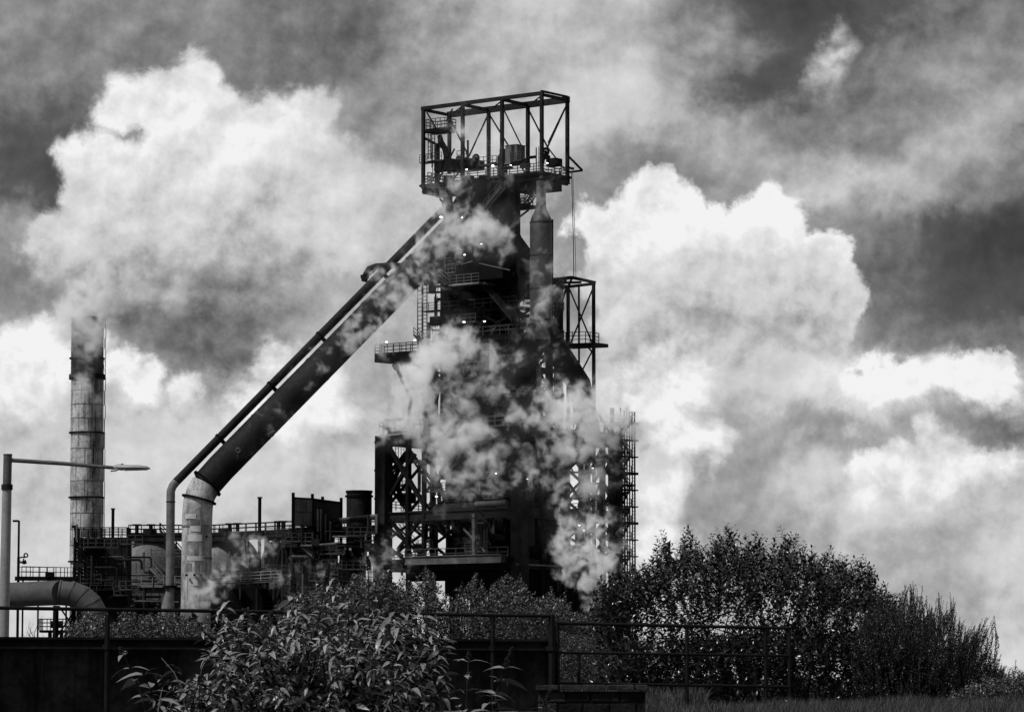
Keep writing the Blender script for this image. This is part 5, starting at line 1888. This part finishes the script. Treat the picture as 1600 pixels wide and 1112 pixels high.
def shrub(name, lab, cat, prof, py_base, Y, depth, n_shoot, shoot_len, n_leaf, leaf_len, mat, upright=.8, lw=.50, dens_top=.45, nb=8, gap=0.0, spike=False, seed=1,
          group=None, out=.5, trunk_r=.05, inner=.35, kind_crown='stuff', skew=0):
    """a bush: limbs from the ground, leafy shoots spread through the crown under an uneven outline"""
    rng = np.random.default_rng(seed)
    x0, x1 = prof[0][0], prof[-1][0]
    f = profile_fn(prof)
    xc = (x0 + x1) / 2
    ctr = at(xc, 1060, Y)
    gz_ = ground_z(ctr.x, Y)
    root = thing(name, lab, cat, (ctr.x, Y, gz_), group)
    s = Y / FPX
    # shoot tips
    N = n_shoot
    bumps = rng.normal(0, 1, 400)
    px = rng.uniform(x0, x1, N)
    top = f(px) + 9 * np.sin(px * .19 + 5 * bumps[0]) * np.sin(px * .071 + bumps[1]) - 13 * (rng.random(N) ** 6)
    tpos = rng.random(N)
    tpos = np.where(rng.random(N) < dens_top, tpos ** 2.2 * .35, tpos)
    # crown is deepest at its middle
    half = np.sqrt(np.clip(1 - ((px - xc) / ((x1 - x0) / 2)) ** 2, 0.05, 1))
    dy = rng.uniform(-1, 1, N) * depth / 2 * half
    hdrop = 1 - (dy / (depth / 2 + 1e-6)) ** 2 * .18
    py = py_base + (top - py_base) * hdrop * (1 - tpos * .97)
    jit = rng.normal(0, 1, N) * 4
    py = py + jit * 0
    X = (px - 800) * s / 1.0 + rng.normal(0, .02, N)
    Yv_ = Y + dy
    Z = EYE + (1060 - py) * s
    if gap:
        # leave ragged windows through the crown
        cellx = np.sin(px * .043 + 1.3 * seed) + np.sin(px * .021 + py * .037) + np.sin(py * .051 + 2.1 * seed)
        keep = (cellx > -2.2 + gap) | (tpos < .1)
        X, Yv_, Z, px, py, tpos = (a[keep] for a in (X, Yv_, Z, px, py, tpos))
        N = len(X)
    tip = np.stack([X, Yv_, Z], 1)
    side = ((px - xc) / ((x1 - x0) / 2))[:, None] * np.array([[1., 0, 0]])
    d = np.array([[skew, 0, 1.]]) * upright + side * out + rng.normal(0, 1, (N, 3)) * np.array([[.30, .30, .2] if not spike else [.22, .2, .1]])
    d /= np.linalg.norm(d, axis=1, keepdims=True)
    L_ = shoot_len * rng.uniform(.6, 1.25, N)
    base = tip - d * L_[:, None]
    # leaves along each shoot
    nl = n_leaf
    k = np.arange(nl)
    t = (k + .5) / nl
    pos = base[:, None, :] + d[:, None, :] * (L_[:, None] * t[None])[:, :, None]
    bend = rng.normal(0, .06 if not spike else .015, (N, 1, 3)) * (t[None, :, None] ** 2) * shoot_len
    pos = pos + bend
    e1 = np.cross(d, np.array([0.3, .9, .1]))
    e1 /= np.linalg.norm(e1, axis=1, keepdims=True)
    e2 = np.cross(d, e1)
    ang = (k * 2.4)[None] + rng.uniform(0, 6.28, (N, 1))
    ld = (e1[:, None, :] * np.cos(ang)[:, :, None] + e2[:, None, :] * np.sin(ang)[:, :, None])
    ld = ld * .85 + d[:, None, :] * (.75 if not spike else 1.6) + rng.normal(0, .2, ld.shape)
    # leaf-size jitter, smaller at the tip
    sc_ = leaf_len * rng.uniform(.7, 1.2, (N, nl)) * (1 - .45 * t[None] ** 3)
    pos, ld, sc_ = pos.reshape(-1, 3), ld.reshape(-1, 3), sc_.reshape(-1)
    ok = pos[:, 2] > gz_
    pos, ld, sc_ = pos[ok], ld[ok], sc_[ok]
    tv, tf = leaf_template(2, lw)
    scatter_mesh('foliage', tv, tf, rot_to(ld, rng.normal(0, .5, len(pos)), rng), pos, sc_, mat, root)
    # twigs: thin three-sided rods under each shoot
    tw = np.array([(0, .5, 0), (0, -.25, .43), (0, -.25, -.43), (1, .2, 0), (1, -.1, .17), (1, -.1, -.17)])
    tfq = np.array([(0, 1, 4, 3), (1, 2, 5, 4), (2, 0, 3, 5)])
    rot = rot_to(d, np.zeros(N), rng)
    r_t = .0065 * (Y / 50) ** .5
    S = np.zeros((N, 3, 3))
    S[:, 0, 0] = L_
    S[:, 1, 1] = r_t
    S[:, 2, 2] = r_t
    scatter_mesh('twigs', tw, tfq, np.einsum('nij,njk->nik', rot, S), base, np.ones(N), M_TWIG, root)
    # limbs
    order = rng.permutation(N)[:nb * 3]
    for q in range(nb):
        a = order[q]
        b0 = Vector((ctr.x + (X[a] - ctr.x) * .82 + rng.normal(0, .1), Y + (Yv_[a] - Y) * .4, gz_ - .05))
        e_ = Vector(base[a])
        m_ = b0.lerp(e_, .5) + Vector((rng.normal(0, .12), rng.normal(0, .1), .1))
        g = G().tube([b0, b0.lerp(m_, .5) + Vector((.03, 0, .05)), m_, m_.lerp(e_, .6), e_], [trunk_r, trunk_r * .8, trunk_r * .6, trunk_r * .4, trunk_r * .2], 7)
        for w in range(2):
            o_ = order[nb + 2 * q + w] if nb + 2 * q + w < len(order) else a
            e2_ = Vector(base[o_])
            if (e2_ - m_).length < 3.0:
                g.tube([m_, m_.lerp(e2_, .5) + Vector((0, 0, .08)), e2_], [trunk_r * .5, trunk_r * .32, trunk_r * .15], 6)
        part('limb' if q else 'trunk', g, M_TWIG, root, True)
    return root


big = [(928, 935), (940, 905), (958, 893), (972, 915), (985, 880), (1000, 895), (1012, 868), (1024, 862), (1032, 836), (1042, 858), (1052, 862), (1063, 830), (1075, 824), (1085, 850), (1094, 862), (1108, 828), (1122, 840),
       (1134, 820), (1147, 838), (1160, 850), (1172, 832), (1186, 838), (1196, 858), (1206, 862), (1218, 821), (1232, 832), (1246, 842), (1255, 835), (1262, 856), (1275, 870), (1290, 862), (1303, 868), (1320, 864), (1335, 880),
       (1350, 878), (1360, 900), (1372, 912), (1388, 935), (1410, 950), (1440, 975), (1475, 1030)]
shrub('sallow_tree', 'big dark bushy tree with small oval leaves against the sky behind the low railing', 'tree', big, 1112, 58.5, 4.2, 2500, .50, 16, .112, M_SAL, nb=14,
      gap=.0, seed=3, out=.22, trunk_r=.03, lw=.44, upright=1.0)
brm = [(1330, 1000), (1352, 955), (1366, 940), (1376, 935), (1382, 920), (1388, 945), (1400, 945), (1412, 925), (1419, 913), (1426, 945), (1433, 918), (1440, 940), (1452, 948), (1462, 950), (1472, 925), (1478, 950), (1490, 965), (1500, 968), (1508, 985), (1520, 985),
       (1530, 978), (1541, 966), (1546, 990), (1545, 1012), (1555, 1030), (1562, 1040), (1572, 1062), (1584, 1070)]
shrub('broom_bush', 'dark spiky bush with upright narrow shoots, right of the big tree', 'bush', brm, 1115, 56.0, 3.4, 1900, .42, 26, .046, M_BRM, upright=1.2, lw=.42, nb=8,
      seed=5, out=.34, skew=.12, spike=True, trunk_r=.035)
low = [(1480, 1085), (1520, 1070), (1540, 1056), (1560, 1060), (1580, 1046), (1600, 1050), (1625, 1045), (1680, 1060)]
shrub('bramble', 'pale low scrub at the bottom right corner below the spiky bush', 'shrub', low, 1118, 53.0, 2.2, 1100, .25, 12, .055, M_SHR, nb=4, seed=6, trunk_r=.015)
und = [(945, 1045), (1000, 1000), (1060, 990), (1150, 975), (1250, 970), (1350, 970), (1450, 985), (1530, 1030), (1575, 1065), (1610, 1090)]
shrub('undergrowth_bush', 'black undergrowth filling the foot of the big tree behind the low railing', 'bush', und, 1116, 57.5, 3.0, 3400, .4, 16, .085, M_SAL, nb=5, seed=8, trunk_r=.03, dens_top=.2)
mid1 = [(596, 940), (610, 925), (625, 905), (640, 915), (655, 900), (668, 885), (676, 905), (690, 925), (705, 928), (722, 915), (735, 905), (748, 903), (762, 925), (775, 915), (785, 898), (800, 897), (812, 905), (825, 925), (838, 935),
        (850, 925), (858, 915), (866, 935), (880, 930), (895, 950), (910, 960), (925, 945), (940, 960), (955, 975)]
shrub('hawthorn_shrub', 'grey leaved shrub behind the handrail in front of the furnace foot', 'shrub', mid1, 1085, 74.0, 4.5, 2600, .40, 14, .085, M_SHR, nb=9, seed=12, trunk_r=.04, dens_top=.3)
mid2 = [(395, 985), (420, 960), (440, 940), (455, 935), (470, 920), (490, 925), (505, 905), (520, 915), (535, 912), (552, 905), (566, 890), (580, 905), (596, 892), (610, 900), (622, 910), (640, 930)]
shrub('elder_shrub', 'tangled grey shrub behind the handrail left of the furnace foot', 'shrub', mid2, 1085, 72.0, 4.0, 1900, .45, 14, .095, M_SHR, nb=8, seed=13, trunk_r=.03, dens_top=.3, gap=.2)
mid3 = [(104, 985), (120, 970), (140, 962), (165, 975), (185, 968), (205, 955), (225, 958), (245, 955), (262, 960), (285, 958), (305, 966), (322, 975), (340, 985)]
shrub('low_shrub', 'low grey shrub seen under the handrail in front of the pale vertical pipe', 'shrub', mid3, 1085, 80.0, 4.0, 1500, .4, 12, .09, M_SHR, nb=5, seed=14, trunk_r=.03)
mid4 = [(866, 1000), (880, 985), (900, 990), (925, 985), (950, 985), (980, 990), (1010, 1000)]
shrub('pale_scrub', 'pale scrub behind the low railing between the girder wall and the big tree', 'shrub', mid4, 1110, 63.0, 2.5, 1500, .3, 12, .045, leaf_mat('pale_scrub_leaf', .08, .6, .5, .3), nb=4, seed=15, trunk_r=.02)
# bare twigs by the lamp post
tw = thing('bare_sapling', 'bare branching sapling in front of the pipe supports at the left', 'sapling', at(90, 1060, 78))
rb = random.Random(9)


def branch(g, p, d, ln, r, lev):
    q = p + d * ln
    g.tube([p, p.lerp(q, .5) + Vector((rb.uniform(-.05, .05), 0, rb.uniform(-.03, .05))) * ln, q], [r, r * .8, r * .55], 6)
    if lev:
        for k_ in range(3):
            dd = (d + Vector((rb.uniform(-.9, .9), rb.uniform(-.5, .5), rb.uniform(-.2, .6)))).normalized()
            branch(g, p.lerp(q, .45 + .27 * k_), dd, ln * .62, r * .5, lev - 1)


for (x_, y_, dx) in ((66, 1010, -.2), (88, 1010, .1), (118, 1008, .25)):
    g = G()
    branch(g, at(x_, y_ + 60, 78), Vector((dx, .1, 1)).normalized(), .75, .03, 3)
    part('stem', g, M_TWIG, tw, True)


# ---------------------------------------------------------------- buddleia in the foreground: every near leaf is a leaf
BUD_TV, BUD_TF = leaf_template(5, .36, .08, .70)
BUD_TV2, BUD_TF2 = leaf_template(5, .38, .06, 1.0)
BUD_TV3, BUD_TF3 = leaf_template(5, .33, .11, .45)


def leaf_data(name, tv, tf):
    me = bpy.data.meshes.new(name)
    me.from_pydata([tuple(v) for v in tv], [], [tuple(int(i) for i in f) for f in tf])
    me.polygons.foreach_set('use_smooth', np.ones(len(tf), dtype=bool))
    me.materials.append(M_BUD)
    return me


BUD_ME = [leaf_data('leaf', BUD_TV, BUD_TF), leaf_data('leaf', BUD_TV2, BUD_TF2), leaf_data('leaf', BUD_TV3, BUD_TF3)]


def buddleia(lab, stems, Y, seed, limit=300, cat='bush', name='buddleia_bush', leafing=1.0, big=1.0):
    """stems: (px, py, tip px, tip py, dY, size, spike). Opposite pairs of arching lance leaves, dead flower spikes at the tips"""
    rng = np.random.default_rng(seed)
    cx = at(sum(s[0] for s in stems) / len(stems), 1060, Y)
    gz_ = ground_z(cx.x, Y)
    root = thing(name, lab, cat, (cx.x, Y, gz_))
    leaves = []
    stem_g = G()
    for (x0, y0, x1, y1, dY, size, spk) in stems:
        a, b = at(x0, y0, Y + dY * .4), at(x1, y1, Y + dY)
        mdl = a.lerp(b, .5) + Vector((rng.normal(0, .05), rng.normal(0, .05), .05))
        root_p = Vector((cx.x + (a.x - cx.x) * .6, Y, gz_ - .03))
        pts = [root_p, root_p.lerp(a, .6), a, mdl, b] if a.z - gz_ > .25 else [a, mdl, b]
        rr_ = [.022, .017, .012, .009, .005][5 - len(pts):]
        stem_g.tube(pts, rr_, 7)
        ln = (b - a).length
        n = max(4, int(ln / .062 * leafing))
        prev = a
        for i in range(n + 1):
            t = (i + .3) / (n + .5)
            p = a.lerp(mdl, t * 2) if t < .5 else mdl.lerp(b, t * 2 - 1)
            d = (b - a).normalized()
            e1 = d.cross(Vector((.2, 1, .1))).normalized()
            e2 = d.cross(e1)
            rot = (math.pi / 2) * (i % 2) + rng.normal(0, .35)
            for sgn in (0, math.pi):
                ang = rot + sgn
                o = e1 * math.cos(ang) + e2 * math.sin(ang)
                dr = (Vector((o.x, o.y, o.z * .45)) + d * (.15 + .35 * t) + Vector((0, 0, .12))).normalized()
                s_ = size * .98 * big * rng.uniform(.6, 1.15) * (1.05 - .5 * t ** 2)
                leaves.append((p, dr, s_, rng.normal(0, .35)))
                # axillary shoot leaves
                if rng.random() < .5 * leafing:
                    dr2 = (dr + Vector(rng.normal(0, .5, 3))).normalized()
                    leaves.append((p + dr * .03, dr2, s_ * .5, rng.normal(0, .5)))
            if leafing > .6 and rng.random() < .55 and t < .85:
                # a side shoot with its own small pairs
                o = (e1 * rng.normal() + e2 * rng.normal()).normalized()
                sd = (o + Vector((0, 0, .7))).normalized()
                sl_ = .16 + .16 * rng.random()
                stem_g.tube([p, p + sd * sl_], [.005, .003], 5)
                for w in range(4):
                    pp = p + sd * sl_ * (w + 1) / 4
                    f1 = sd.cross(Vector((.3, .8, .2))).normalized()
                    f2 = sd.cross(f1)
                    for sgn in (0, math.pi):
                        aa = w * math.pi / 2 + sgn
                        dd = (f1 * math.cos(aa) + f2 * math.sin(aa) + sd * .25)
                        dd = Vector((dd.x, dd.y, dd.z * .5 + .1)).normalized()
                        leaves.append((pp, dd, size * 1.3 * rng.uniform(.35, .8), rng.normal(0, .4)))
        if spk:
            # dead panicle: a lumpy tapering spike of small knots
            g = G()
            d = (b - mdl).normalized()
            sl_ = spk
            nk = int(sl_ / .008)
            e1 = d.orthogonal().normalized()
            e2 = d.cross(e1)
            g.tube([b, b + d * sl_], [.004, .002], 5)
            for q in range(nk * 5):
                t = rng.random()
                w = .027 * (1 - t) ** .6 + .004
                aa = rng.uniform(0, 6.28)
                c = b + d * sl_ * t + (e1 * math.cos(aa) + e2 * math.sin(aa)) * w * rng.uniform(.2, 1)
                r_ = .0085 * rng.uniform(.6, 1.3)
                g.add([c + Vector((r_, 0, 0)), c + Vector((0, r_, 0)), c + Vector((-r_, 0, 0)), c + Vector((0, -r_, 0)), c + Vector((0, 0, r_ * 1.3)), c + Vector((0, 0, -r_ * 1.3))],
                      [(0, 1, 4), (1, 2, 4), (2, 3, 4), (3, 0, 4), (1, 0, 5), (2, 1, 5), (3, 2, 5), (0, 3, 5)])
            part('flower_spike', g, M_SPIKE, root)
    part('stems', stem_g, M_TWIG, root, True, kind='stuff')
    # nearest and largest leaves are single parts, the rest one joined mass
    leaves.sort(key=lambda l: -(l[2] / l[0].y))
    off = parent_off(root)
    single = leaves[:limit]
    rest = leaves[limit:]
    dirs = np.array([tuple(l[1]) for l in leaves])
    M3 = rot_to(dirs, np.array([l[3] for l in leaves]), rng)
    for i, l in enumerate(single):
        o = bpy.data.objects.new('leaf', BUD_ME[i % 3])
        COL.objects.link(o)
        o.parent = root
        m = Matrix([[M3[i, r_, c_] * l[2] for c_ in range(3)] for r_ in range(3)]).to_4x4()
        m.translation = l[0] - off
        o.matrix_local = m
    if rest:
        n1 = len(single)
        scatter_mesh('foliage', BUD_TV, BUD_TF, M3[n1:], np.array([tuple(l[0]) for l in rest]), np.array([l[2] for l in rest]), M_BUD, root)
    return root


rs5 = random.Random(21)
stems = [(430, 1112, 350, 958, 0, .13, .05), (440, 1100, 458, 925, .5, .13, .24), (470, 1100, 508, 915, .2, .12, .2), (500, 1110, 545, 940, -.4, .13, 0), (420, 1120, 318, 985, -.5, .13, 0),
         (400, 1130, 298, 1060, -.8, .11, 0), (520, 1120, 590, 950, .3, .14, .1), (540, 1120, 600, 965, 0, .14, .08), (560, 1120, 645, 960, -.3, .15, 0), (570, 1130, 668, 985, -.5, .16, 0),
         (560, 1130, 655, 1035, -.8, .14, 0), (480, 1130, 430, 975, -.6, .14, .12), (460, 1140, 400, 1010, -1.0, .14, 0), (510, 1140, 500, 990, -.9, .15, 0), (540, 1140, 560, 1020, -1.1, .14, 0),
         (400, 1150, 355, 1050, -1.2, .12, 0), (450, 1150, 455, 1060, -1.3, .13, 0), (540, 1120, 575, 890, .4, .12, .12), (560, 1130, 612, 880, .6, .12, 0), (430, 1120, 335, 950, .3, .12, .05), (600, 1130, 688, 965, .3, .13, 0), (610, 1140, 676, 1045, -.4, .15, 0), (350, 1140, 262, 1090, -.6, .1, 0), (330, 1130, 250, 1060, -.2, .12, .06), (640, 1130, 700, 1000, .1, .15, 0), (620, 1150, 705, 1060, -.3, .13, 0), (400, 1110, 305, 965, .4, .14, .05), (590, 1150, 620, 1080, -1.2, .13, 0), (370, 1150, 300, 1095, -1.0, .10, 0), (340, 1160, 330, 1080, -1.1, .10, 0),
         (500, 1160, 520, 1080, -1.4, .14, 0), (420, 1120, 385, 950, .8, .13, 0), (490, 1100, 478, 950, .9, .12, 0), (520, 1100, 528, 925, .9, .13, 0), (560, 1100, 572, 985, .6, .13, 0), (470, 1120, 420, 1000, 1.0, .12, 0)]
for q in range(46):
    x_ = rs5.uniform(285, 665)
    yt = np.interp(x_, [285, 345, 400, 460, 520, 590, 640, 665], [1065, 975, 960, 945, 930, 950, 975, 1010]) + rs5.uniform(0, 110)
    stems.append((x_ * .6 + 190 + rs5.uniform(-10, 10), 1125, x_, yt, rs5.uniform(-1.2, 1.2), rs5.uniform(.09, .14), 0))
buddleia('large leafy buddleia bush with dead flower spikes in front of the girder wall', stems, 30.0, 31)
buddleia('small buddleia shoot standing alone against the dark wall, left of the big leafy bush', [(238, 1150, 192, 1020, 0, .12, .06), (236, 1160, 222, 1050, -.2, .13, 0), (250, 1160, 246, 1120, -.2, .13, 0)],
         29.0, 33, cat='shoot', name='buddleia_shoot', leafing=.5, big=2.0)
buddleia('two buddleia shoots with drooping pale leaves near the middle of the dark wall', [(728, 1150, 732, 1030, 0, .13, .07), (720, 1160, 700, 1090, -.1, .10, 0), (690, 1165, 672, 1085, .1, .10, 0)],
         29.5, 34, cat='shoot', name='buddleia_shoot', leafing=.45, big=2.0)
buddleia('tall buddleia shoot with a curling tip against the wall, left of the stone plinth', [(780, 1150, 790, 1040, 0, .13, .17), (775, 1160, 766, 1085, -.1, .12, 0), (790, 1170, 805, 1112, 0, .1, 0)],
         29.5, 35, cat='shoot', name='buddleia_shoot', leafing=.45, big=2.0)
buddleia('young buddleia shoot with a straight flower spike in front of the stone plinth', [(846, 1180, 850, 1104, 0, .10, .17)], 29.5, 36, cat='shoot', name='buddleia_shoot', leafing=.45, big=2.0)
# single bare stalks
for (pts, lab) in (([(286, 1078), (272, 1050), (252, 1027)], 'thin bare curving stalk against the dark wall beside the leafy bush'),
                   ([(247, 1112), (250, 1092), (254, 1073)], 'short bare stalk right of the small lone shoot')):
    P_ = [at(x_, y_, 29.5) for x_, y_ in pts]
    P_ = [Vector((P_[0].x + .1, P_[0].y, .62))] + P_
    o = emit('dry_stalk', G().tube(P_, [.006, .005, .004, .003], 6), M_BUD)
    tag(o, lab, 'stalk')

# ---------------------------------------------------------------- grass on the verge
def grass(name, lab, x0, x1, Y0, Y1, n, hmin, hmax, seed, mat=M_GRS):
    rng = np.random.default_rng(seed)
    Yg = rng.uniform(Y0, Y1, n)
    pxg = rng.uniform(x0, x1, n)
    X = (pxg - 800) / FPX * Yg
    clump = .55 + .45 * np.sin(X * 5.1 + np.sin(Yg * 3)) * np.sin(X * 1.7 + Yg)
    Z = np.array([ground_z(a, b) for a, b in zip(X, Yg)])
    h = rng.uniform(hmin, hmax, n) * (.5 + clump)
    d = np.stack([rng.normal(0, .28, n), rng.normal(0, .28, n), np.ones(n)], 1)
    tv, tf = leaf_template(3, .03, .0, .35)
    rot = rot_to(d, rng.uniform(0, 6.28, n), rng)
    o = scatter_mesh(name, tv, tf, rot, np.stack([X, Yg, Z - .02], 1), h, mat, None)
    tag(o, lab, 'grass', kind='stuff')


grass('grass', 'pale tufted grass along the foot of the big tree at the lower right', 1005, 1640, 46.5, 53, 30000, .06, .20, 51)
grass('grass', 'rough grass bank behind the low railing beside the end of the girder wall', 860, 1100, 52.5, 60, 14000, .10, .36, 52)


# ================================================================ STEAM
def steam_mat(name, dens, aniso=0.0, albedo=1.0):
    m = bpy.data.materials.new(name)
    m.use_nodes = True
    nt = m.node_tree
    nt.nodes.clear()
    pv_ = nt.nodes.new('ShaderNodeVolumePrincipled')
    pv_.inputs['Color'].default_value = grey(albedo)
    pv_.inputs['Density'].default_value = dens
    pv_.inputs['Anisotropy'].default_value = aniso
    out = nt.nodes.new('ShaderNodeOutputMaterial')
    nt.links.new(pv_.outputs[0], out.inputs['Volume'])
    return m


M_STEAM = steam_mat('steam', 1.1)


def plume(lab, blobs, Y, thick, vox, nscale, thr=0.5, gain=1.35, dens=1.0, seed=0, stretch=(1, .22, 1), margin=1.0, namp=3.6, detail=6):
    """a bank of steam: blobs (px, py, rx, ry, weight) give its body, turbulence tears it; the density is a real voxel grid"""
    cs = []
    k_ = Y / FPX
    for b in blobs:
        px, py, rx, ry, w = b[:5]
        dy = b[5] if len(b) > 5 else 0.0
        c = at(px, py, Y + dy)
        cs.append((c, rx * k_, ry * k_, w))
    lo = Vector((min(c.x - rx for c, rx, ry, w in cs), Y - thick / 2, min(c.z - ry for c, rx, ry, w in cs)))
    hi = Vector((max(c.x + rx for c, rx, ry, w in cs), Y + thick / 2 + 2, max(c.z + ry for c, rx, ry, w in cs)))
    ctr = (lo + hi) / 2
    size = hi - lo
    me = bpy.data.meshes.new('steam')
    o = bpy.data.objects.new('steam', me)
    COL.objects.link(o)
    o.location = ctr
    ng = bpy.data.node_groups.new('steam_field', 'GeometryNodeTree')
    ng.interface.new_socket('Geometry', in_out='INPUT', socket_type='NodeSocketGeometry')
    ng.interface.new_socket('Geometry', in_out='OUTPUT', socket_type='NodeSocketGeometry')
    t = NT(ng)
    out = t.node('NodeGroupOutput')
    vc = t.node('GeometryNodeVolumeCube')
    P = t.node('GeometryNodeInputPosition').outputs[0]
    P = t.vm('ADD', P, tuple(ctr))
    # body
    body = None
    wv = t.noise(P, .16, 4, .6, color=True)
    Pw = t.vm('ADD', P, t.vm('SCALE', t.vm('SUBTRACT', wv, (.5, .5, .5)), scale=9.0))
    for c, rx, ry, w in cs:
        q = t.vm('DIVIDE', t.vm('SUBTRACT', Pw, tuple(c)), (rx, thick / 2, ry))
        d = t.m('SUBTRACT', 1.0, t.vm('LENGTH', q))
        d = t.m('MULTIPLY', d, w)
        body = d if body is None else t.m('MAXIMUM', body, d)
    Ps = t.vm('MULTIPLY', P, stretch)
    Ps = t.vm('ADD', Ps, (seed * 13.7, seed * 7.1, seed * 3.3))
    n1 = t.noise(Ps, nscale, 4, .55, dist=1.2)
    n2 = t.noise(t.vm('ADD', Ps, (31.0, 4.0, 9.0)), nscale * 2.6, detail, .66, dist=1.0)
    n = t.m('ADD', t.m('MULTIPLY', t.m('SUBTRACT', n1, .5), 2.9), t.m('MULTIPLY', t.m('SUBTRACT', n2, .5), 2.5))
    edge = t.smooth(body, 0.0, .45)
    f = t.m('ADD', t.m('ADD', n, t.m('MULTIPLY', edge, .62)), t.m('SUBTRACT', t.m('MULTIPLY', body, .35), thr))
    f = t.m('MAXIMUM', f, 0.0)
    f = t.m('MINIMUM', t.m('MULTIPLY', f, gain), 1.6)
    f = t.m('MULTIPLY', t.m('MULTIPLY', t.m('ADD', f, .018), edge), dens)
    t.l.new(f, vc.inputs['Density'])
    vc.inputs['Background'].default_value = 0.0
    vc.inputs['Min'].default_value = tuple(-size / 2)
    vc.inputs['Max'].default_value = tuple(size / 2)
    vc.inputs['Resolution X'].default_value = max(8, int(size.x / vox))
    vc.inputs['Resolution Y'].default_value = max(8, int(size.y / (vox * 1.6)))
    vc.inputs['Resolution Z'].default_value = max(8, int(size.z / vox))
    sm = t.node('GeometryNodeSetMaterial')
    t.l.new(vc.outputs[0], sm.inputs[0])
    sm.inputs['Material'].default_value = M_STEAM
    t.l.new(sm.outputs[0], out.inputs[0])
    md = o.modifiers.new('steam', 'NODES')
    md.node_group = ng
    tag(o, lab, 'steam', kind='stuff')
    return o


plume('white steam drifting across the furnace head below the hoist cage',
      [(705, 375, 100, 65, .9), (760, 350, 75, 60, .7), (780, 390, 50, 35, .6), (690, 330, 60, 60, .6), (645, 385, 60, 50, .5), (720, 285, 70, 45, .45), (780, 270, 70, 40, .4), (735, 215, 90, 70, .42), (845, 300, 60, 70, .35), (660, 320, 60, 60, .45), (700, 430, 60, 40, .4)],
      444, 10, .20, .30, thr=.62, dens=.40, seed=1)
plume('thin torn steam trailing down over the upper half of the slanting pipe',
      [(620, 450, 90, 70, .7), (565, 520, 85, 62, .6), (650, 425, 70, 60, .6), (510, 575, 80, 65, .5), (440, 650, 80, 60, .3), (390, 700, 60, 50, .2)],
      444, 7, .20, .30, thr=.62, dens=.42, seed=2)
plume('white steam bank rolling out at mid height left of the furnace shaft',
      [(700, 560, 90, 60, .95), (650, 600, 75, 60, .8), (635, 650, 85, 55, .8), (700, 680, 90, 60, .95), (760, 600, 70, 60, .6), (720, 640, 70, 60, .8), (705, 740, 70, 55, .55), (600, 620, 70, 50, .4), (740, 720, 75, 55, .55), (700, 500, 80, 40, .3), (620, 690, 50, 30, .4)],
      443, 12, .20, .28, thr=.52, dens=.40, seed=3)
plume('white steam cloud over the right half of the furnace, spreading to the stair tower',
      [(880, 640, 100, 60, 1.0), (930, 665, 90, 65, 1.0), (960, 625, 75, 70, .7), (905, 700, 80, 55, .8), (860, 560, 60, 80, .35), (820, 650, 70, 50, .6), (985, 660, 55, 65, .55), (845, 480, 65, 90, .4), (845, 390, 50, 80, .3), (800, 560, 70, 60, .45), (930, 745, 65, 50, .55), (1010, 630, 60, 50, .3)],
      443, 12, .20, .28, thr=.52, dens=.40, seed=4)
plume('patchy grey steam in front of the furnace hearth',
      [(760, 765, 110, 50, .5), (835, 745, 85, 55, .6), (885, 780, 80, 55, .6), (750, 830, 60, 70, .25), (800, 700, 70, 60, .35), (900, 825, 60, 60, .45), (680, 800, 70, 45, .25), (830, 830, 50, 70, .15)],
      441, 8, .20, .32, thr=.62, dens=.30, seed=5)
plume('bright steam jet rising beside the furnace foot above the shrubs',
      [(922, 935, 30, 40, 1.0), (918, 905, 38, 36, 1.2), (912, 872, 58, 56, 1.2), (895, 835, 66, 50, .8), (930, 815, 60, 55, .6), (952, 865, 48, 65, .6), (880, 800, 60, 45, .4)],
      438, 7, .18, .36, thr=.50, dens=.44, seed=6)
plume('low wisps of steam in front of the stoves beside the pale vertical pipe',
      [(355, 900, 60, 42, .6), (325, 930, 50, 40, .7), (400, 870, 60, 42, .55), (450, 895, 70, 36, .45), (500, 895, 55, 32, .35), (370, 845, 55, 38, .4), (430, 850, 45, 45, .3), (300, 960, 40, 24, .5), (470, 930, 60, 28, .35)],
      448, 6, .18, .40, thr=.60, dens=.40, seed=7)
plume('faint steam hanging before the left leg of the furnace frame',
      [(600, 870, 55, 42, .5), (620, 850, 42, 36, .4), (585, 905, 50, 36, .45), (640, 900, 40, 28, .3)],
      440, 5, .18, .40, thr=.60, dens=.32, seed=8)
plume('grey smoke veiling the top of the chimney',
      [(138, 470, 80, 55, 1.2), (136, 515, 62, 44, 1.0), (152, 548, 48, 40, .6), (128, 605, 44, 48, .5), (170, 445, 95, 55, .7), (130, 650, 34, 50, .2)],
      545, 9, .26, .22, thr=.40, dens=.32, seed=9)
